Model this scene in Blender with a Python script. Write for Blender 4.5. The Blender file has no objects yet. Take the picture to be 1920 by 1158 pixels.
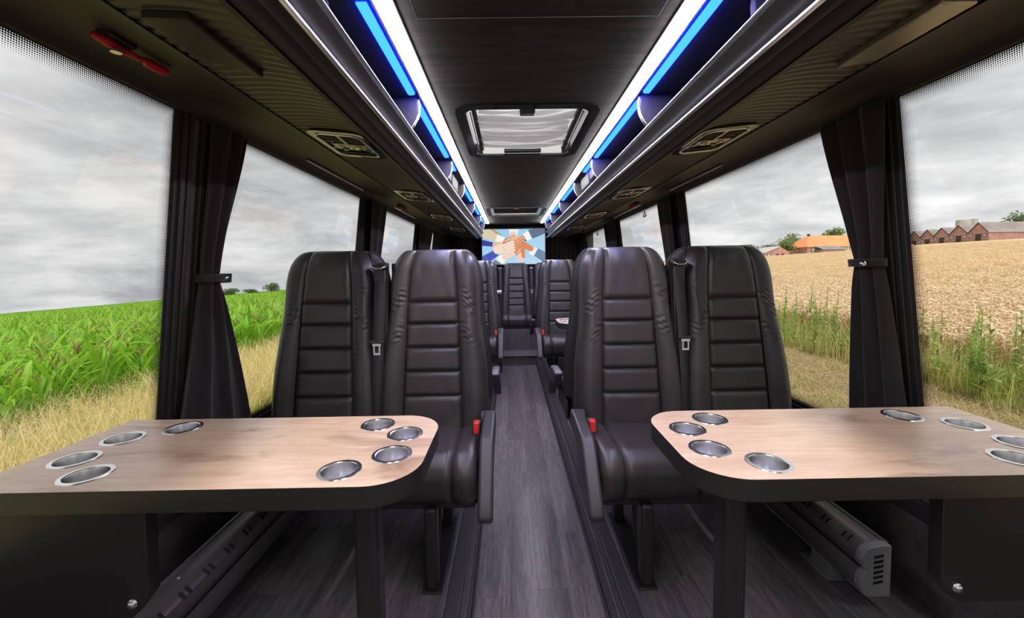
import bpy, bmesh, math, random
import numpy as np
from mathutils import Matrix, Vector
random.seed(7)
rng = np.random.default_rng(7)
scene = bpy.context.scene
COL = scene.collection
PI = math.pi

# ------------------------------------------------------------------ camera
F_PX, CX, CY, VPX, VPY, ROLL = 760.0, 960.0, 547.0, 955.0, 505.0, 0.015
ey = Vector((VPX - CX, -(VPY - CY), -F_PX)).normalized()
ex = Vector((1, ROLL, 0)); ex = (ex - ey * ex.dot(ey)).normalized()
ez = ex.cross(ey)
cam = bpy.data.cameras.new('camera')
cam.sensor_fit = 'HORIZONTAL'
cam.sensor_width = 36.0
cam.lens = 36.0 * F_PX / 1920.0
cam.shift_y = (CY - 579.0) / 1920.0
cam.clip_start = 0.02
cam.clip_end = 2000
cam_ob = bpy.data.objects.new('camera', cam)
COL.objects.link(cam_ob)
cam_ob.matrix_world = Matrix(((ex.x, ex.y, ex.z, -0.09), (ey.x, ey.y, ey.z, 0.0), (ez.x, ez.y, ez.z, 1.12), (0, 0, 0, 1)))
scene.camera = cam_ob

# ------------------------------------------------------------------ view, world, sun
scene.view_settings.view_transform = 'Standard'
scene.view_settings.look = 'None'
scene.view_settings.exposure = 0.2
scene.view_settings.gamma = 1.0
scene.view_settings.use_curve_mapping = False
try:
    scene.cycles.use_denoising = True
    scene.cycles.max_bounces = 10
    scene.cycles.transparent_max_bounces = 24
    scene.cycles.sample_clamp_indirect = 6.0
    scene.cycles.caustics_reflective = False
    scene.cycles.caustics_refractive = False
except Exception:
    pass

SKY_STRENGTH = 0.92
world = bpy.data.worlds.new('overcast_sky')
scene.world = world
world.use_nodes = True
wt = world.node_tree
wt.nodes.clear()


def N(tree, kind, **kw):
    n = tree.nodes.new(kind)
    ins = kw.pop('ins', {})
    for k, v in kw.items():
        setattr(n, k, v)
    for k, v in ins.items():
        n.inputs[k].default_value = v
    return n


def ramp(tree, stops, interp='LINEAR'):
    n = tree.nodes.new('ShaderNodeValToRGB')
    n.color_ramp.interpolation = interp
    el = n.color_ramp.elements
    while len(el) < len(stops):
        el.new(0.5)
    for e, (p, c) in zip(el, stops):
        e.position = p
        e.color = c if len(c) == 4 else (*c, 1)
    return n


def build_sky():
    L = wt.links.new
    tc = N(wt, 'ShaderNodeTexCoord')
    sep = N(wt, 'ShaderNodeSeparateXYZ')
    L(tc.outputs['Generated'], sep.inputs[0])
    den = N(wt, 'ShaderNodeMath', operation='MAXIMUM', ins={1: 0.0})
    L(sep.outputs['Z'], den.inputs[0])
    den2 = N(wt, 'ShaderNodeMath', operation='ADD', ins={1: 0.16})
    L(den.outputs[0], den2.inputs[0])
    dx = N(wt, 'ShaderNodeMath', operation='DIVIDE'); L(sep.outputs['X'], dx.inputs[0]); L(den2.outputs[0], dx.inputs[1])
    dy = N(wt, 'ShaderNodeMath', operation='DIVIDE'); L(sep.outputs['Y'], dy.inputs[0]); L(den2.outputs[0], dy.inputs[1])
    cmb = N(wt, 'ShaderNodeCombineXYZ'); L(dx.outputs[0], cmb.inputs[0]); L(dy.outputs[0], cmb.inputs[1])
    n1 = N(wt, 'ShaderNodeTexNoise', ins={'Scale': 0.75, 'Detail': 9.0, 'Roughness': 0.56, 'Distortion': 0.5})
    L(cmb.outputs[0], n1.inputs['Vector'])
    # puffs of cumulus near the horizon, in direction space
    mp = N(wt, 'ShaderNodeMapping', ins={'Scale': (4.0, 4.0, 13.0)})
    L(tc.outputs['Generated'], mp.inputs[0])
    n2 = N(wt, 'ShaderNodeTexNoise', ins={'Scale': 1.3, 'Detail': 8.0, 'Roughness': 0.6, 'Distortion': 0.25})
    L(mp.outputs[0], n2.inputs['Vector'])
    r1 = ramp(wt, [(0.37, (0.42, 0.43, 0.45)), (0.45, (0.58, 0.585, 0.60)), (0.53, (0.74, 0.72, 0.725)), (0.62, (0.92, 0.92, 0.92))])
    L(n1.outputs['Fac'], r1.inputs[0])
    r2 = ramp(wt, [(0.37, (0.42, 0.43, 0.45)), (0.46, (0.57, 0.58, 0.595)), (0.55, (0.74, 0.74, 0.74)), (0.64, (0.92, 0.92, 0.915))])
    L(n2.outputs['Fac'], r2.inputs[0])
    low = N(wt, 'ShaderNodeMapRange', ins={1: 0.02, 2: 0.42, 3: 0.75, 4: 0.12}); L(sep.outputs['Z'], low.inputs[0])
    mx = N(wt, 'ShaderNodeMixRGB'); L(low.outputs[0], mx.inputs[0]); L(r1.outputs[0], mx.inputs[1]); L(r2.outputs[0], mx.inputs[2])
    # the east (left) half of the cloud deck is thicker than the west half
    side = N(wt, 'ShaderNodeMapRange', ins={1: -0.9, 2: 0.9, 3: 0.95, 4: 1.16}); L(sep.outputs['X'], side.inputs[0])
    mul = N(wt, 'ShaderNodeMixRGB', blend_type='MULTIPLY', ins={0: 1.0})
    L(mx.outputs[0], mul.inputs[1]); L(side.outputs[0], mul.inputs[2])
    bg = N(wt, 'ShaderNodeBackground', ins={'Strength': SKY_STRENGTH})
    L(mul.outputs[0], bg.inputs[0])
    out = N(wt, 'ShaderNodeOutputWorld')
    L(bg.outputs[0], out.inputs[0])


build_sky()
sun = bpy.data.lights.new('veiled_sun', 'SUN')
sun.energy = 2.8
sun.angle = math.radians(35)
sun.color = (1.0, 0.97, 0.92)
sun_ob = bpy.data.objects.new('veiled_sun', sun)
COL.objects.link(sun_ob)
sun_ob.rotation_euler = (math.radians(32), 0, math.radians(10))

LED_WHITE = 38.0      # radiance of the two long ceiling LED strips
LED_BLUE = 30.0       # radiance of the blue LED lengths inside the racks
SCREEN_GAIN = 0.86

# ------------------------------------------------------------------ materials
MATS = {}


def mat(name, col, rough=0.5, metal=0.0, spec=0.5, bump=None, var=None, coat=0.0, sheen=0.0, emit=None, rnd=0.0, bscale=None):
    """bump = (scale, strength, distance); var = (scale, amount, stretch)"""
    m = bpy.data.materials.new(name)
    m.use_nodes = True
    t = m.node_tree
    b = t.nodes['Principled BSDF']
    b.inputs['Base Color'].default_value = (*col, 1)
    b.inputs['Roughness'].default_value = rough
    b.inputs['Metallic'].default_value = metal
    b.inputs['Specular IOR Level'].default_value = spec
    if coat:
        b.inputs['Coat Weight'].default_value = coat
        b.inputs['Coat Roughness'].default_value = 0.08
    if sheen:
        b.inputs['Sheen Weight'].default_value = sheen
        b.inputs['Sheen Roughness'].default_value = 0.5
    if emit:
        b.inputs['Emission Color'].default_value = (*emit[0], 1)
        b.inputs['Emission Strength'].default_value = emit[1]
    tc = None
    if bump or var:
        tc = N(t, 'ShaderNodeTexCoord')
    if bump:
        src = tc.outputs['Object']
        if bscale:
            mp = N(t, 'ShaderNodeMapping', ins={'Scale': bscale}); t.links.new(src, mp.inputs[0]); src = mp.outputs[0]
        n = N(t, 'ShaderNodeTexNoise', ins={'Scale': bump[0], 'Detail': 4.0, 'Roughness': 0.6})
        t.links.new(src, n.inputs['Vector'])
        bp = N(t, 'ShaderNodeBump', ins={'Strength': bump[1], 'Distance': bump[2]})
        t.links.new(n.outputs['Fac'], bp.inputs['Height'])
        t.links.new(bp.outputs[0], b.inputs['Normal'])
    last = None
    if var:
        mp = N(t, 'ShaderNodeMapping', ins={'Scale': var[2] if len(var) > 2 else (1, 1, 1)})
        t.links.new(tc.outputs['Object'], mp.inputs[0])
        n = N(t, 'ShaderNodeTexNoise', ins={'Scale': var[0], 'Detail': 6.0, 'Roughness': 0.6})
        t.links.new(mp.outputs[0], n.inputs['Vector'])
        a = var[1]
        r = ramp(t, [(0.3, tuple(c * (1 - a) for c in col)), (0.7, tuple(min(1, c * (1 + a)) for c in col))])
        t.links.new(n.outputs['Fac'], r.inputs[0])
        last = r.outputs[0]
    if rnd:
        oi = N(t, 'ShaderNodeObjectInfo')
        mr = N(t, 'ShaderNodeMapRange', ins={3: 1 - rnd, 4: 1 + rnd}); t.links.new(oi.outputs['Random'], mr.inputs[0])
        mu = N(t, 'ShaderNodeMixRGB', blend_type='MULTIPLY', ins={0: 1.0, 1: (*col, 1)})
        if last:
            t.links.new(last, mu.inputs[1])
        t.links.new(mr.outputs[0], mu.inputs[2])
        last = mu.outputs[0]
    if last:
        t.links.new(last, b.inputs['Base Color'])
    MATS[name] = m
    return m


LEATHER = mat('black_leather', (0.043, 0.0365, 0.0365), 0.37, spec=0.5, bump=(420, 0.12, 0.002), var=(6, 0.18))
LEATHER_FOLD = mat('black_leather_gathered', (0.030, 0.0275, 0.0285), 0.40, spec=0.5, bump=(14, 0.35, 0.012), bscale=(0.7, 1, 5.0))
SHELL = mat('seat_shell_plastic', (0.034, 0.031, 0.031), 0.5, bump=(300, 0.1, 0.001))
PLASTIC = mat('black_plastic', (0.030, 0.027, 0.026), 0.45)
ARMPAD = mat('armrest_plastic', (0.042, 0.038, 0.042), 0.42, bump=(500, 0.1, 0.001))
RUBBER = mat('window_rubber', (0.024, 0.0205, 0.0195), 0.55)
METAL_BLACK = mat('black_powder_coat', (0.021, 0.0185, 0.0175), 0.42)
CHROME = mat('polished_chrome', (0.80, 0.80, 0.82), 0.20, metal=1.0)
STEEL = mat('brushed_steel', (0.72, 0.71, 0.72), 0.22, metal=1.0)
ALU = mat('aluminium_rail', (0.75, 0.75, 0.77), 0.3, metal=1.0)
CURTAIN = mat('curtain_cloth', (0.030, 0.0245, 0.0235), 0.9, spec=0.15, sheen=0.25, bump=(900, 0.15, 0.001))
SUEDE = mat('ceiling_suede', (0.033, 0.028, 0.027), 0.95, spec=0.12, bump=(60, 0.2, 0.004), var=(7, 0.55, (0.5, 4.0, 1)), sheen=0.1)
CARPET = mat('wall_carpet', (0.13, 0.115, 0.107), 0.95, spec=0.1, bump=(250, 0.4, 0.003), var=(9, 0.4))
HEADER = mat('header_moulding', (0.036, 0.030, 0.029), 0.6, spec=0.4)
RACK = mat('rack_bolster', (0.045, 0.042, 0.041), 0.42, spec=0.5, bump=(600, 0.08, 0.001))
BIN = mat('rack_inside', (0.018, 0.017, 0.022), 0.7)
RIB = mat('rack_ribbed_moulding', (0.060, 0.052, 0.044), 0.42, spec=0.6)
GLOSS = mat('piano_black', (0.012, 0.012, 0.012), 0.12, spec=0.6, coat=0.5)
REFLECTTAN = mat('reflection_tan_metal', (0.50, 0.46, 0.40), 0.34, metal=0.85)  # tan imitates what glossy black panels reflect, put into the colour
DARKPIT = mat('vent_dark', (0.004, 0.004, 0.004), 0.6)
RED = mat('hammer_red', (0.55, 0.01, 0.015), 0.35)
REDBTN = mat('buckle_red', (0.75, 0.02, 0.02), 0.35)
WEBBING = mat('belt_webbing', (0.020, 0.018, 0.02), 0.65, bump=(700, 0.3, 0.001), bscale=(1, 1, 0.2))
HEATER = mat('heater_bronze', (0.20, 0.175, 0.175), 0.36, metal=0.55)
HEATCAP = mat('heater_grey_plastic', (0.20, 0.195, 0.20), 0.5)
LATCH = mat('bright_latch', (0.75, 0.75, 0.77), 0.5, metal=0.3)
CUPSTEEL = mat('cup_steel', (0.92, 0.91, 0.90), 0.20, metal=1.0)
BRASS = mat('worn_steel_bolt', (0.55, 0.55, 0.56), 0.3, metal=1.0)
LILAC = mat('white_strip', (0.55, 0.53, 0.62), 0.5)
WHITEPLASTIC = mat('white_plastic', (0.80, 0.79, 0.78), 0.5)
BLINDCLOTH = mat('pale_blind_cloth', (0.55, 0.53, 0.55), 0.85)


def translucent(m, col, amount):
    t = m.node_tree
    b = t.nodes['Principled BSDF']
    out = t.nodes['Material Output']
    tr = N(t, 'ShaderNodeBsdfTranslucent', ins={0: (*col, 1)})
    mx = N(t, 'ShaderNodeMixShader', ins={0: amount})
    t.links.new(b.outputs[0], mx.inputs[1]); t.links.new(tr.outputs[0], mx.inputs[2])
    t.links.new(mx.outputs[0], out.inputs[0])
    return m, tr


translucent(BLINDCLOTH, (0.85, 0.83, 0.86), 0.75)


def glass_mat(name, tint, refl):
    m = bpy.data.materials.new(name)
    m.use_nodes = True
    t = m.node_tree
    t.nodes.clear()
    out = N(t, 'ShaderNodeOutputMaterial')
    tr = N(t, 'ShaderNodeBsdfTransparent', ins={0: (*tint, 1)})
    gl = N(t, 'ShaderNodeBsdfGlossy', ins={0: (1, 1, 1, 1), 1: 0.0})
    lw = N(t, 'ShaderNodeLayerWeight')
    fr = N(t, 'ShaderNodeMath', operation='POWER', ins={1: 5.0}); t.links.new(lw.outputs['Facing'], fr.inputs[0])
    sc = N(t, 'ShaderNodeMath', operation='MULTIPLY_ADD', ins={1: refl, 2: 0.05}); t.links.new(fr.outputs[0], sc.inputs[0])
    mx = N(t, 'ShaderNodeMixShader')
    t.links.new(sc.outputs[0], mx.inputs[0]); t.links.new(tr.outputs[0], mx.inputs[1]); t.links.new(gl.outputs[0], mx.inputs[2])
    t.links.new(mx.outputs[0], out.inputs[0])
    return m


GLASS = glass_mat('window_glass', (0.96, 0.97, 0.965), 0.75)


def frit_mat():
    m = bpy.data.materials.new('printed_dot_border')
    m.use_nodes = True
    t = m.node_tree
    t.nodes.clear()
    L = t.links.new
    out = N(t, 'ShaderNodeOutputMaterial')
    uv = N(t, 'ShaderNodeUVMap')
    sep = N(t, 'ShaderNodeSeparateXYZ'); L(uv.outputs[0], sep.inputs[0])
    P = 0.0048
    sc = N(t, 'ShaderNodeVectorMath', operation='SCALE', ins={'Scale': 1 / P}); L(uv.outputs[0], sc.inputs[0])
    fr = N(t, 'ShaderNodeVectorMath', operation='FRACTION'); L(sc.outputs[0], fr.inputs[0])
    di = N(t, 'ShaderNodeVectorMath', operation='DISTANCE', ins={1: (0.5, 0.5, 0)}); L(fr.outputs[0], di.inputs[0])
    rad = N(t, 'ShaderNodeMapRange', ins={1: 0.0, 2: 0.045, 3: 0.62, 4: 0.16}); L(sep.outputs['Y'], rad.inputs[0])
    lt = N(t, 'ShaderNodeMath', operation='LESS_THAN'); L(di.outputs['Value'], lt.inputs[0]); L(rad.outputs[0], lt.inputs[1])
    tr = N(t, 'ShaderNodeBsdfTransparent')
    df = N(t, 'ShaderNodeBsdfDiffuse', ins={0: (0.03, 0.03, 0.03, 1)})
    mx = N(t, 'ShaderNodeMixShader')
    L(lt.outputs[0], mx.inputs[0]); L(tr.outputs[0], mx.inputs[1]); L(df.outputs[0], mx.inputs[2])
    L(mx.outputs[0], out.inputs[0])
    return m


FRIT = frit_mat()


def emit_mat(name, col, strength):
    m = bpy.data.materials.new(name)
    m.use_nodes = True
    t = m.node_tree
    t.nodes.clear()
    e = N(t, 'ShaderNodeEmission', ins={0: (*col, 1), 1: strength})
    o = N(t, 'ShaderNodeOutputMaterial')
    t.links.new(e.outputs[0], o.inputs[0])
    return m


LEDW = emit_mat('led_white', (1.0, 0.95, 0.985), LED_WHITE)
LEDB = emit_mat('led_blue', (0.0028, 0.020, 1.0), LED_BLUE)


def wood_mat(name, dark, light, scale, stretch, rough, coat=0.0, rnd=0.0, knots=None, spec=0.5):
    m = bpy.data.materials.new(name)
    m.use_nodes = True
    t = m.node_tree
    L = t.links.new
    b = t.nodes['Principled BSDF']
    tc = N(t, 'ShaderNodeTexCoord')
    oi = N(t, 'ShaderNodeObjectInfo')
    off = N(t, 'ShaderNodeMath', operation='MULTIPLY', ins={1: 37.0}); L(oi.outputs['Random'], off.inputs[0])
    ad = N(t, 'ShaderNodeVectorMath', operation='ADD'); L(tc.outputs['Object'], ad.inputs[0]); L(off.outputs[0], ad.inputs[1])
    mp = N(t, 'ShaderNodeMapping', ins={'Scale': stretch}); L(ad.outputs[0], mp.inputs[0])
    n = N(t, 'ShaderNodeTexNoise', ins={'Scale': scale, 'Detail': 9.0, 'Roughness': 0.62, 'Distortion': 1.1}); L(mp.outputs[0], n.inputs['Vector'])
    n2 = N(t, 'ShaderNodeTexNoise', ins={'Scale': scale * 5, 'Detail': 5.0, 'Roughness': 0.7}); L(mp.outputs[0], n2.inputs['Vector'])
    mixf = N(t, 'ShaderNodeMath', operation='MULTIPLY_ADD', ins={1: 0.45, 2: 0.0}); L(n2.outputs['Fac'], mixf.inputs[0])
    mf2 = N(t, 'ShaderNodeMath', operation='MULTIPLY_ADD', ins={1: 0.55}); L(n.outputs['Fac'], mf2.inputs[0]); L(mixf.outputs[0], mf2.inputs[2])
    r = ramp(t, [(0.34, dark), (0.5, tuple((a + c) / 2 for a, c in zip(dark, light))), (0.64, light)])
    L(mf2.outputs[0], r.inputs[0])
    last = r.outputs[0]
    if knots:
        mp2 = N(t, 'ShaderNodeMapping', ins={'Scale': knots[1]}); L(tc.outputs['Object'], mp2.inputs[0])
        n3 = N(t, 'ShaderNodeTexNoise', ins={'Scale': knots[0], 'Detail': 5.0, 'Roughness': 0.6, 'Distortion': 0.8}); L(mp2.outputs[0], n3.inputs['Vector'])
        r3 = ramp(t, [(0.53, (1, 1, 1)), (0.72, knots[2])]); L(n3.outputs['Fac'], r3.inputs[0])
        mu = N(t, 'ShaderNodeMixRGB', blend_type='MULTIPLY', ins={0: 1.0}); L(last, mu.inputs[1]); L(r3.outputs[0], mu.inputs[2])
        last = mu.outputs[0]
    if rnd:
        mr = N(t, 'ShaderNodeMapRange', ins={3: 1 - rnd, 4: 1 + rnd}); L(oi.outputs['Random'], mr.inputs[0])
        mu = N(t, 'ShaderNodeMixRGB', blend_type='MULTIPLY', ins={0: 1.0}); L(last, mu.inputs[1]); L(mr.outputs[0], mu.inputs[2])
        last = mu.outputs[0]
    L(last, b.inputs['Base Color'])
    b.inputs['Roughness'].default_value = rough
    b.inputs['Specular IOR Level'].default_value = spec
    if coat:
        b.inputs['Coat Weight'].default_value = coat
        b.inputs['Coat Roughness'].default_value = 0.15
    bp = N(t, 'ShaderNodeBump', ins={'Strength': 0.08, 'Distance': 0.002}); L(mf2.outputs[0], bp.inputs['Height']); L(bp.outputs[0], b.inputs['Normal'])
    return m


TABLEWOOD = wood_mat('oak_laminate', (0.60, 0.395, 0.245), (0.84, 0.625, 0.45), 2.2, (1.0, 7.0, 1.0), 0.30, rnd=0.0, coat=0.25,
                     knots=(2.6, (0.9, 2.6, 1.0), (0.36, 0.26, 0.20)))
PLANK = wood_mat('grey_wood_vinyl', (0.036, 0.031, 0.033), (0.20, 0.177, 0.182), 7.0, (7.0, 0.55, 1.0), 0.38, rnd=0.25)
PLANK_X = wood_mat('grey_wood_vinyl_riser', (0.045, 0.039, 0.041), (0.165, 0.147, 0.15), 7.0, (7.0, 1.0, 0.55), 0.42, rnd=0.1)
EDGEWOOD = wood_mat('dark_edge_vinyl', (0.028, 0.023, 0.022), (0.062, 0.050, 0.048), 6.0, (6.0, 0.5, 4.0), 0.42)


def leaf_mat(name, c1, c2, trans, rough=0.5, rnd=0.25, scale=3.0):
    m = bpy.data.materials.new(name)
    m.use_nodes = True
    t = m.node_tree
    L = t.links.new
    b = t.nodes['Principled BSDF']
    out = t.nodes['Material Output']
    geo = N(t, 'ShaderNodeTexCoord')
    n = N(t, 'ShaderNodeTexNoise', ins={'Scale': scale, 'Detail': 2.0}); L(geo.outputs['Object'], n.inputs['Vector'])
    oi = N(t, 'ShaderNodeObjectInfo')
    mixv = N(t, 'ShaderNodeMath', operation='MULTIPLY_ADD', ins={1: 0.5}); L(oi.outputs['Random'], mixv.inputs[0])
    nf = N(t, 'ShaderNodeMath', operation='MULTIPLY_ADD', ins={1: 1.4, 2: -0.45}); L(n.outputs['Fac'], nf.inputs[0])
    L(nf.outputs[0], mixv.inputs[2])
    r = ramp(t, [(0.0, c1), (1.0, c2)]); L(mixv.outputs[0], r.inputs[0])
    L(r.outputs[0], b.inputs['Base Color'])
    b.inputs['Roughness'].default_value = rough
    b.inputs['Specular IOR Level'].default_value = 0.35
    tr = N(t, 'ShaderNodeBsdfTranslucent'); L(r.outputs[0], tr.inputs[0])
    mx = N(t, 'ShaderNodeMixShader', ins={0: trans})
    L(b.outputs[0], mx.inputs[1]); L(tr.outputs[0], mx.inputs[2]); L(mx.outputs[0], out.inputs[0])
    return m


CORNLEAF = leaf_mat('maize_leaf', (0.17, 0.42, 0.025), (0.46, 0.76, 0.07), 0.45)
CORNSTALK = leaf_mat('maize_stalk', (0.22, 0.42, 0.05), (0.42, 0.58, 0.10), 0.15)
TASSEL = leaf_mat('maize_tassel', (0.42, 0.24, 0.12), (0.55, 0.45, 0.16), 0.3)
DRYGRASS = leaf_mat('dry_grass', (0.78, 0.60, 0.27), (1.0, 0.86, 0.50), 0.35)
STRAWLITTER = leaf_mat('dead_straw', (0.42, 0.28, 0.15), (0.80, 0.64, 0.38), 0.25)
GREENGRASS = leaf_mat('verge_grass', (0.26, 0.42, 0.06), (0.58, 0.66, 0.15), 0.35)
WHEATEAR = leaf_mat('wheat_ear', (0.80, 0.62, 0.38), (0.98, 0.86, 0.64), 0.30)
WHEATSTRAW = leaf_mat('wheat_straw', (0.70, 0.50, 0.26), (0.95, 0.78, 0.50), 0.30)
WEEDLEAF = leaf_mat('weed_leaf', (0.26, 0.42, 0.09), (0.56, 0.70, 0.20), 0.35)
WEEDSTEM = leaf_mat('weed_stem', (0.34, 0.20, 0.09), (0.50, 0.45, 0.16), 0.15)
TREELEAF = leaf_mat('tree_leaf', (0.085, 0.15, 0.03), (0.22, 0.30, 0.07), 0.3, scale=0.5)
TREEFAR = leaf_mat('far_tree_leaf', (0.085, 0.13, 0.055), (0.19, 0.25, 0.11), 0.3, scale=0.5)
BARK = mat('bark', (0.12, 0.09, 0.07), 0.9)


def soil_mat():
    m = bpy.data.materials.new('field_ground')
    m.use_nodes = True
    t = m.node_tree
    L = t.links.new
    b = t.nodes['Principled BSDF']
    tc = N(t, 'ShaderNodeTexCoord')
    sep = N(t, 'ShaderNodeSeparateXYZ'); L(tc.outputs['Object'], sep.inputs[0])
    n = N(t, 'ShaderNodeTexNoise', ins={'Scale': 1.7, 'Detail': 8.0, 'Roughness': 0.7}); L(tc.outputs['Object'], n.inputs['Vector'])
    n2 = N(t, 'ShaderNodeTexNoise', ins={'Scale': 22.0, 'Detail': 5.0, 'Roughness': 0.7}); L(tc.outputs['Object'], n2.inputs['Vector'])
    left = ramp(t, [(0.35, (0.20, 0.25, 0.06)), (0.55, (0.45, 0.38, 0.16)), (0.7, (0.55, 0.46, 0.24))]); L(n.outputs['Fac'], left.inputs[0])
    right = ramp(t, [(0.32, (0.20, 0.13, 0.075)), (0.5, (0.38, 0.27, 0.15)), (0.7, (0.62, 0.49, 0.29))]); L(n2.outputs['Fac'], right.inputs[0])
    ge = N(t, 'ShaderNodeMath', operation='GREATER_THAN', ins={1: 0.0}); L(sep.outputs['X'], ge.inputs[0])
    mx = N(t, 'ShaderNodeMixRGB'); L(ge.outputs[0], mx.inputs[0]); L(left.outputs[0], mx.inputs[1]); L(right.outputs[0], mx.inputs[2])
    L(mx.outputs[0], b.inputs['Base Color'])
    b.inputs['Roughness'].default_value = 0.95
    b.inputs['Specular IOR Level'].default_value = 0.1
    bp = N(t, 'ShaderNodeBump', ins={'Strength': 0.8, 'Distance': 0.06}); L(n2.outputs['Fac'], bp.inputs['Height']); L(bp.outputs[0], b.inputs['Normal'])
    return m


SOIL = soil_mat()
WHEATCANOPY = mat('wheat_canopy', (0.66, 0.49, 0.28), 0.95, spec=0.1, bump=(3.0, 1.0, 0.15), var=(2.5, 0.35))
CORNCANOPY = mat('maize_canopy', (0.12, 0.26, 0.03), 0.9, spec=0.1, bump=(2.0, 1.0, 0.2), var=(1.5, 0.4))
BRICK = mat('barn_brick', (0.50, 0.29, 0.24), 0.9, spec=0.2, var=(0.9, 0.22))
BARNROOF = mat('barn_roof_sheet', (0.33, 0.285, 0.265), 0.85, spec=0.2, var=(0.35, 0.25, (0.4, 1, 1)))
ORANGEROOF = mat('orange_pantile', (0.95, 0.33, 0.15), 0.8, spec=0.2, var=(0.4, 0.14))
GREYROOF = mat('grey_sheet_roof', (0.24, 0.25, 0.27), 0.7, var=(0.5, 0.15))
SHEDGREY = mat('shed_cladding', (0.16, 0.165, 0.175), 0.7)
TIMBERDARK = mat('dark_timber', (0.06, 0.05, 0.045), 0.8)
PALEWALL = mat('pale_panel', (0.55, 0.53, 0.50), 0.8)
WINPALE = mat('pale_pane', (0.50, 0.52, 0.54), 0.25)
TANK = mat('concrete_tank', (0.45, 0.43, 0.38), 0.9, var=(0.4, 0.15))
ROAD = mat('track_gravel', (0.30, 0.25, 0.19), 0.95)


# ------------------------------------------------------------------ mesh helpers
class MB:
    def __init__(self):
        self.v, self.f, self.m = [], [], []

    def add(self, vs, fs, mi=0):
        o = len(self.v)
        self.v += [tuple(p) for p in vs]
        self.f += [tuple(i + o for i in f) for f in fs]
        self.m += [mi] * len(fs)
        return self

    def box(self, x0, x1, y0, y1, z0, z1, mi=0):
        vs = [(x, y, z) for z in (z0, z1) for y in (y0, y1) for x in (x0, x1)]
        return self.add(vs, [(0, 2, 3, 1), (4, 5, 7, 6), (0, 1, 5, 4), (2, 6, 7, 3), (0, 4, 6, 2), (1, 3, 7, 5)], mi)

    def hexa(self, p, mi=0):
        """eight points: bottom ring 0-3, top ring 4-7"""
        return self.add(p, [(3, 2, 1, 0), (4, 5, 6, 7), (0, 1, 5, 4), (1, 2, 6, 5), (2, 3, 7, 6), (3, 0, 4, 7)], mi)

    def prism(self, poly, axis, a0, a1, mi=0):
        """poly in the other two axes, extruded along axis"""
        n = len(poly)

        def P(q, a):
            return {'x': (a, q[0], q[1]), 'y': (q[0], a, q[1]), 'z': (q[0], q[1], a)}[axis]
        vs = [P(q, a0) for q in poly] + [P(q, a1) for q in poly]
        fs = [tuple(range(n))[::-1], tuple(range(n, 2 * n))]
        fs += [(i, (i + 1) % n, n + (i + 1) % n, n + i) for i in range(n)]
        return self.add(vs, fs, mi)

    def grid(self, P, mi=0, closed_u=False):
        """P[i][j] rows of points"""
        nu, nv = len(P), len(P[0])
        vs = [p for row in P for p in row]
        fs = []
        for i in range(nu if closed_u else nu - 1):
            k = (i + 1) % nu
            for j in range(nv - 1):
                fs.append((i * nv + j, i * nv + j + 1, k * nv + j + 1, k * nv + j))
        return self.add(vs, fs, mi)

    def tube(self, path, r, n=8, mi=0, caps=True):
        path = [Vector(p) for p in path]
        rr = r if isinstance(r, (list, tuple)) else [r] * len(path)
        vs, prev = [], None
        for i, p in enumerate(path):
            d = (path[min(i + 1, len(path) - 1)] - path[max(i - 1, 0)]).normalized()
            if prev is None:
                a = Vector((0, 0, 1)) if abs(d.z) < 0.9 else Vector((1, 0, 0))
                u = d.cross(a).normalized()
            else:
                u = (prev - d * prev.dot(d)).normalized()
            prev = u
            w = d.cross(u)
            for k in range(n):
                a = 2 * PI * k / n
                vs.append(p + (u * math.cos(a) + w * math.sin(a)) * rr[i])
        fs = []
        for i in range(len(path) - 1):
            for k in range(n):
                fs.append((i * n + k, i * n + (k + 1) % n, (i + 1) * n + (k + 1) % n, (i + 1) * n + k))
        if caps:
            fs.append(tuple(range(n))[::-1])
            fs.append(tuple(range((len(path) - 1) * n, len(path) * n)))
        return self.add(vs, fs, mi)

    def lathe(self, prof, n=32, c=(0, 0, 0), mi=0):
        vs = []
        for r, z in prof:
            for k in range(n):
                a = 2 * PI * k / n
                vs.append((c[0] + r * math.cos(a), c[1] + r * math.sin(a), c[2] + z))
        fs = []
        for i in range(len(prof) - 1):
            for k in range(n):
                fs.append((i * n + k, i * n + (k + 1) % n, (i + 1) * n + (k + 1) % n, (i + 1) * n + k))
        return self.add(vs, fs, mi)

    def build(self, name, mats, parent=None, smooth=False, bevel=0.0, seg=2, loc=None, angle=40):
        me = bpy.data.meshes.new(name)
        me.from_pydata(self.v, [], self.f)
        for m in (mats if isinstance(mats, (list, tuple)) else [mats]):
            me.materials.append(m)
        if any(self.m):
            me.polygons.foreach_set('material_index', self.m)
        if smooth or bevel:
            me.polygons.foreach_set('use_smooth', [True] * len(me.polygons))
            if bevel or smooth != 'all':
                try:
                    me.set_sharp_from_angle(angle=math.radians(angle))
                except Exception:
                    pass
        me.update()
        o = bpy.data.objects.new(name, me)
        COL.objects.link(o)
        if parent is not None:
            o.parent = parent
        if loc is not None:
            o.location = loc
        if bevel:
            md = o.modifiers.new('bevel', 'BEVEL')
            md.width = bevel
            md.segments = seg
            md.limit_method = 'ANGLE'
            md.angle_limit = math.radians(35)
        return o


def tag(o, label, cat=None, group=None, kind=None):
    if label:
        o['label'] = label
    if cat:
        o['category'] = cat
    if group:
        o['group'] = group
    if kind:
        o['kind'] = kind
    return o


def thing(name, label, cat, loc=(0, 0, 0), rz=0.0, group=None):
    o = bpy.data.objects.new(name, None)
    o.empty_display_size = 0.1
    COL.objects.link(o)
    o.location = loc
    o.rotation_euler = (0, 0, rz)
    return tag(o, label, cat, group)


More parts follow.
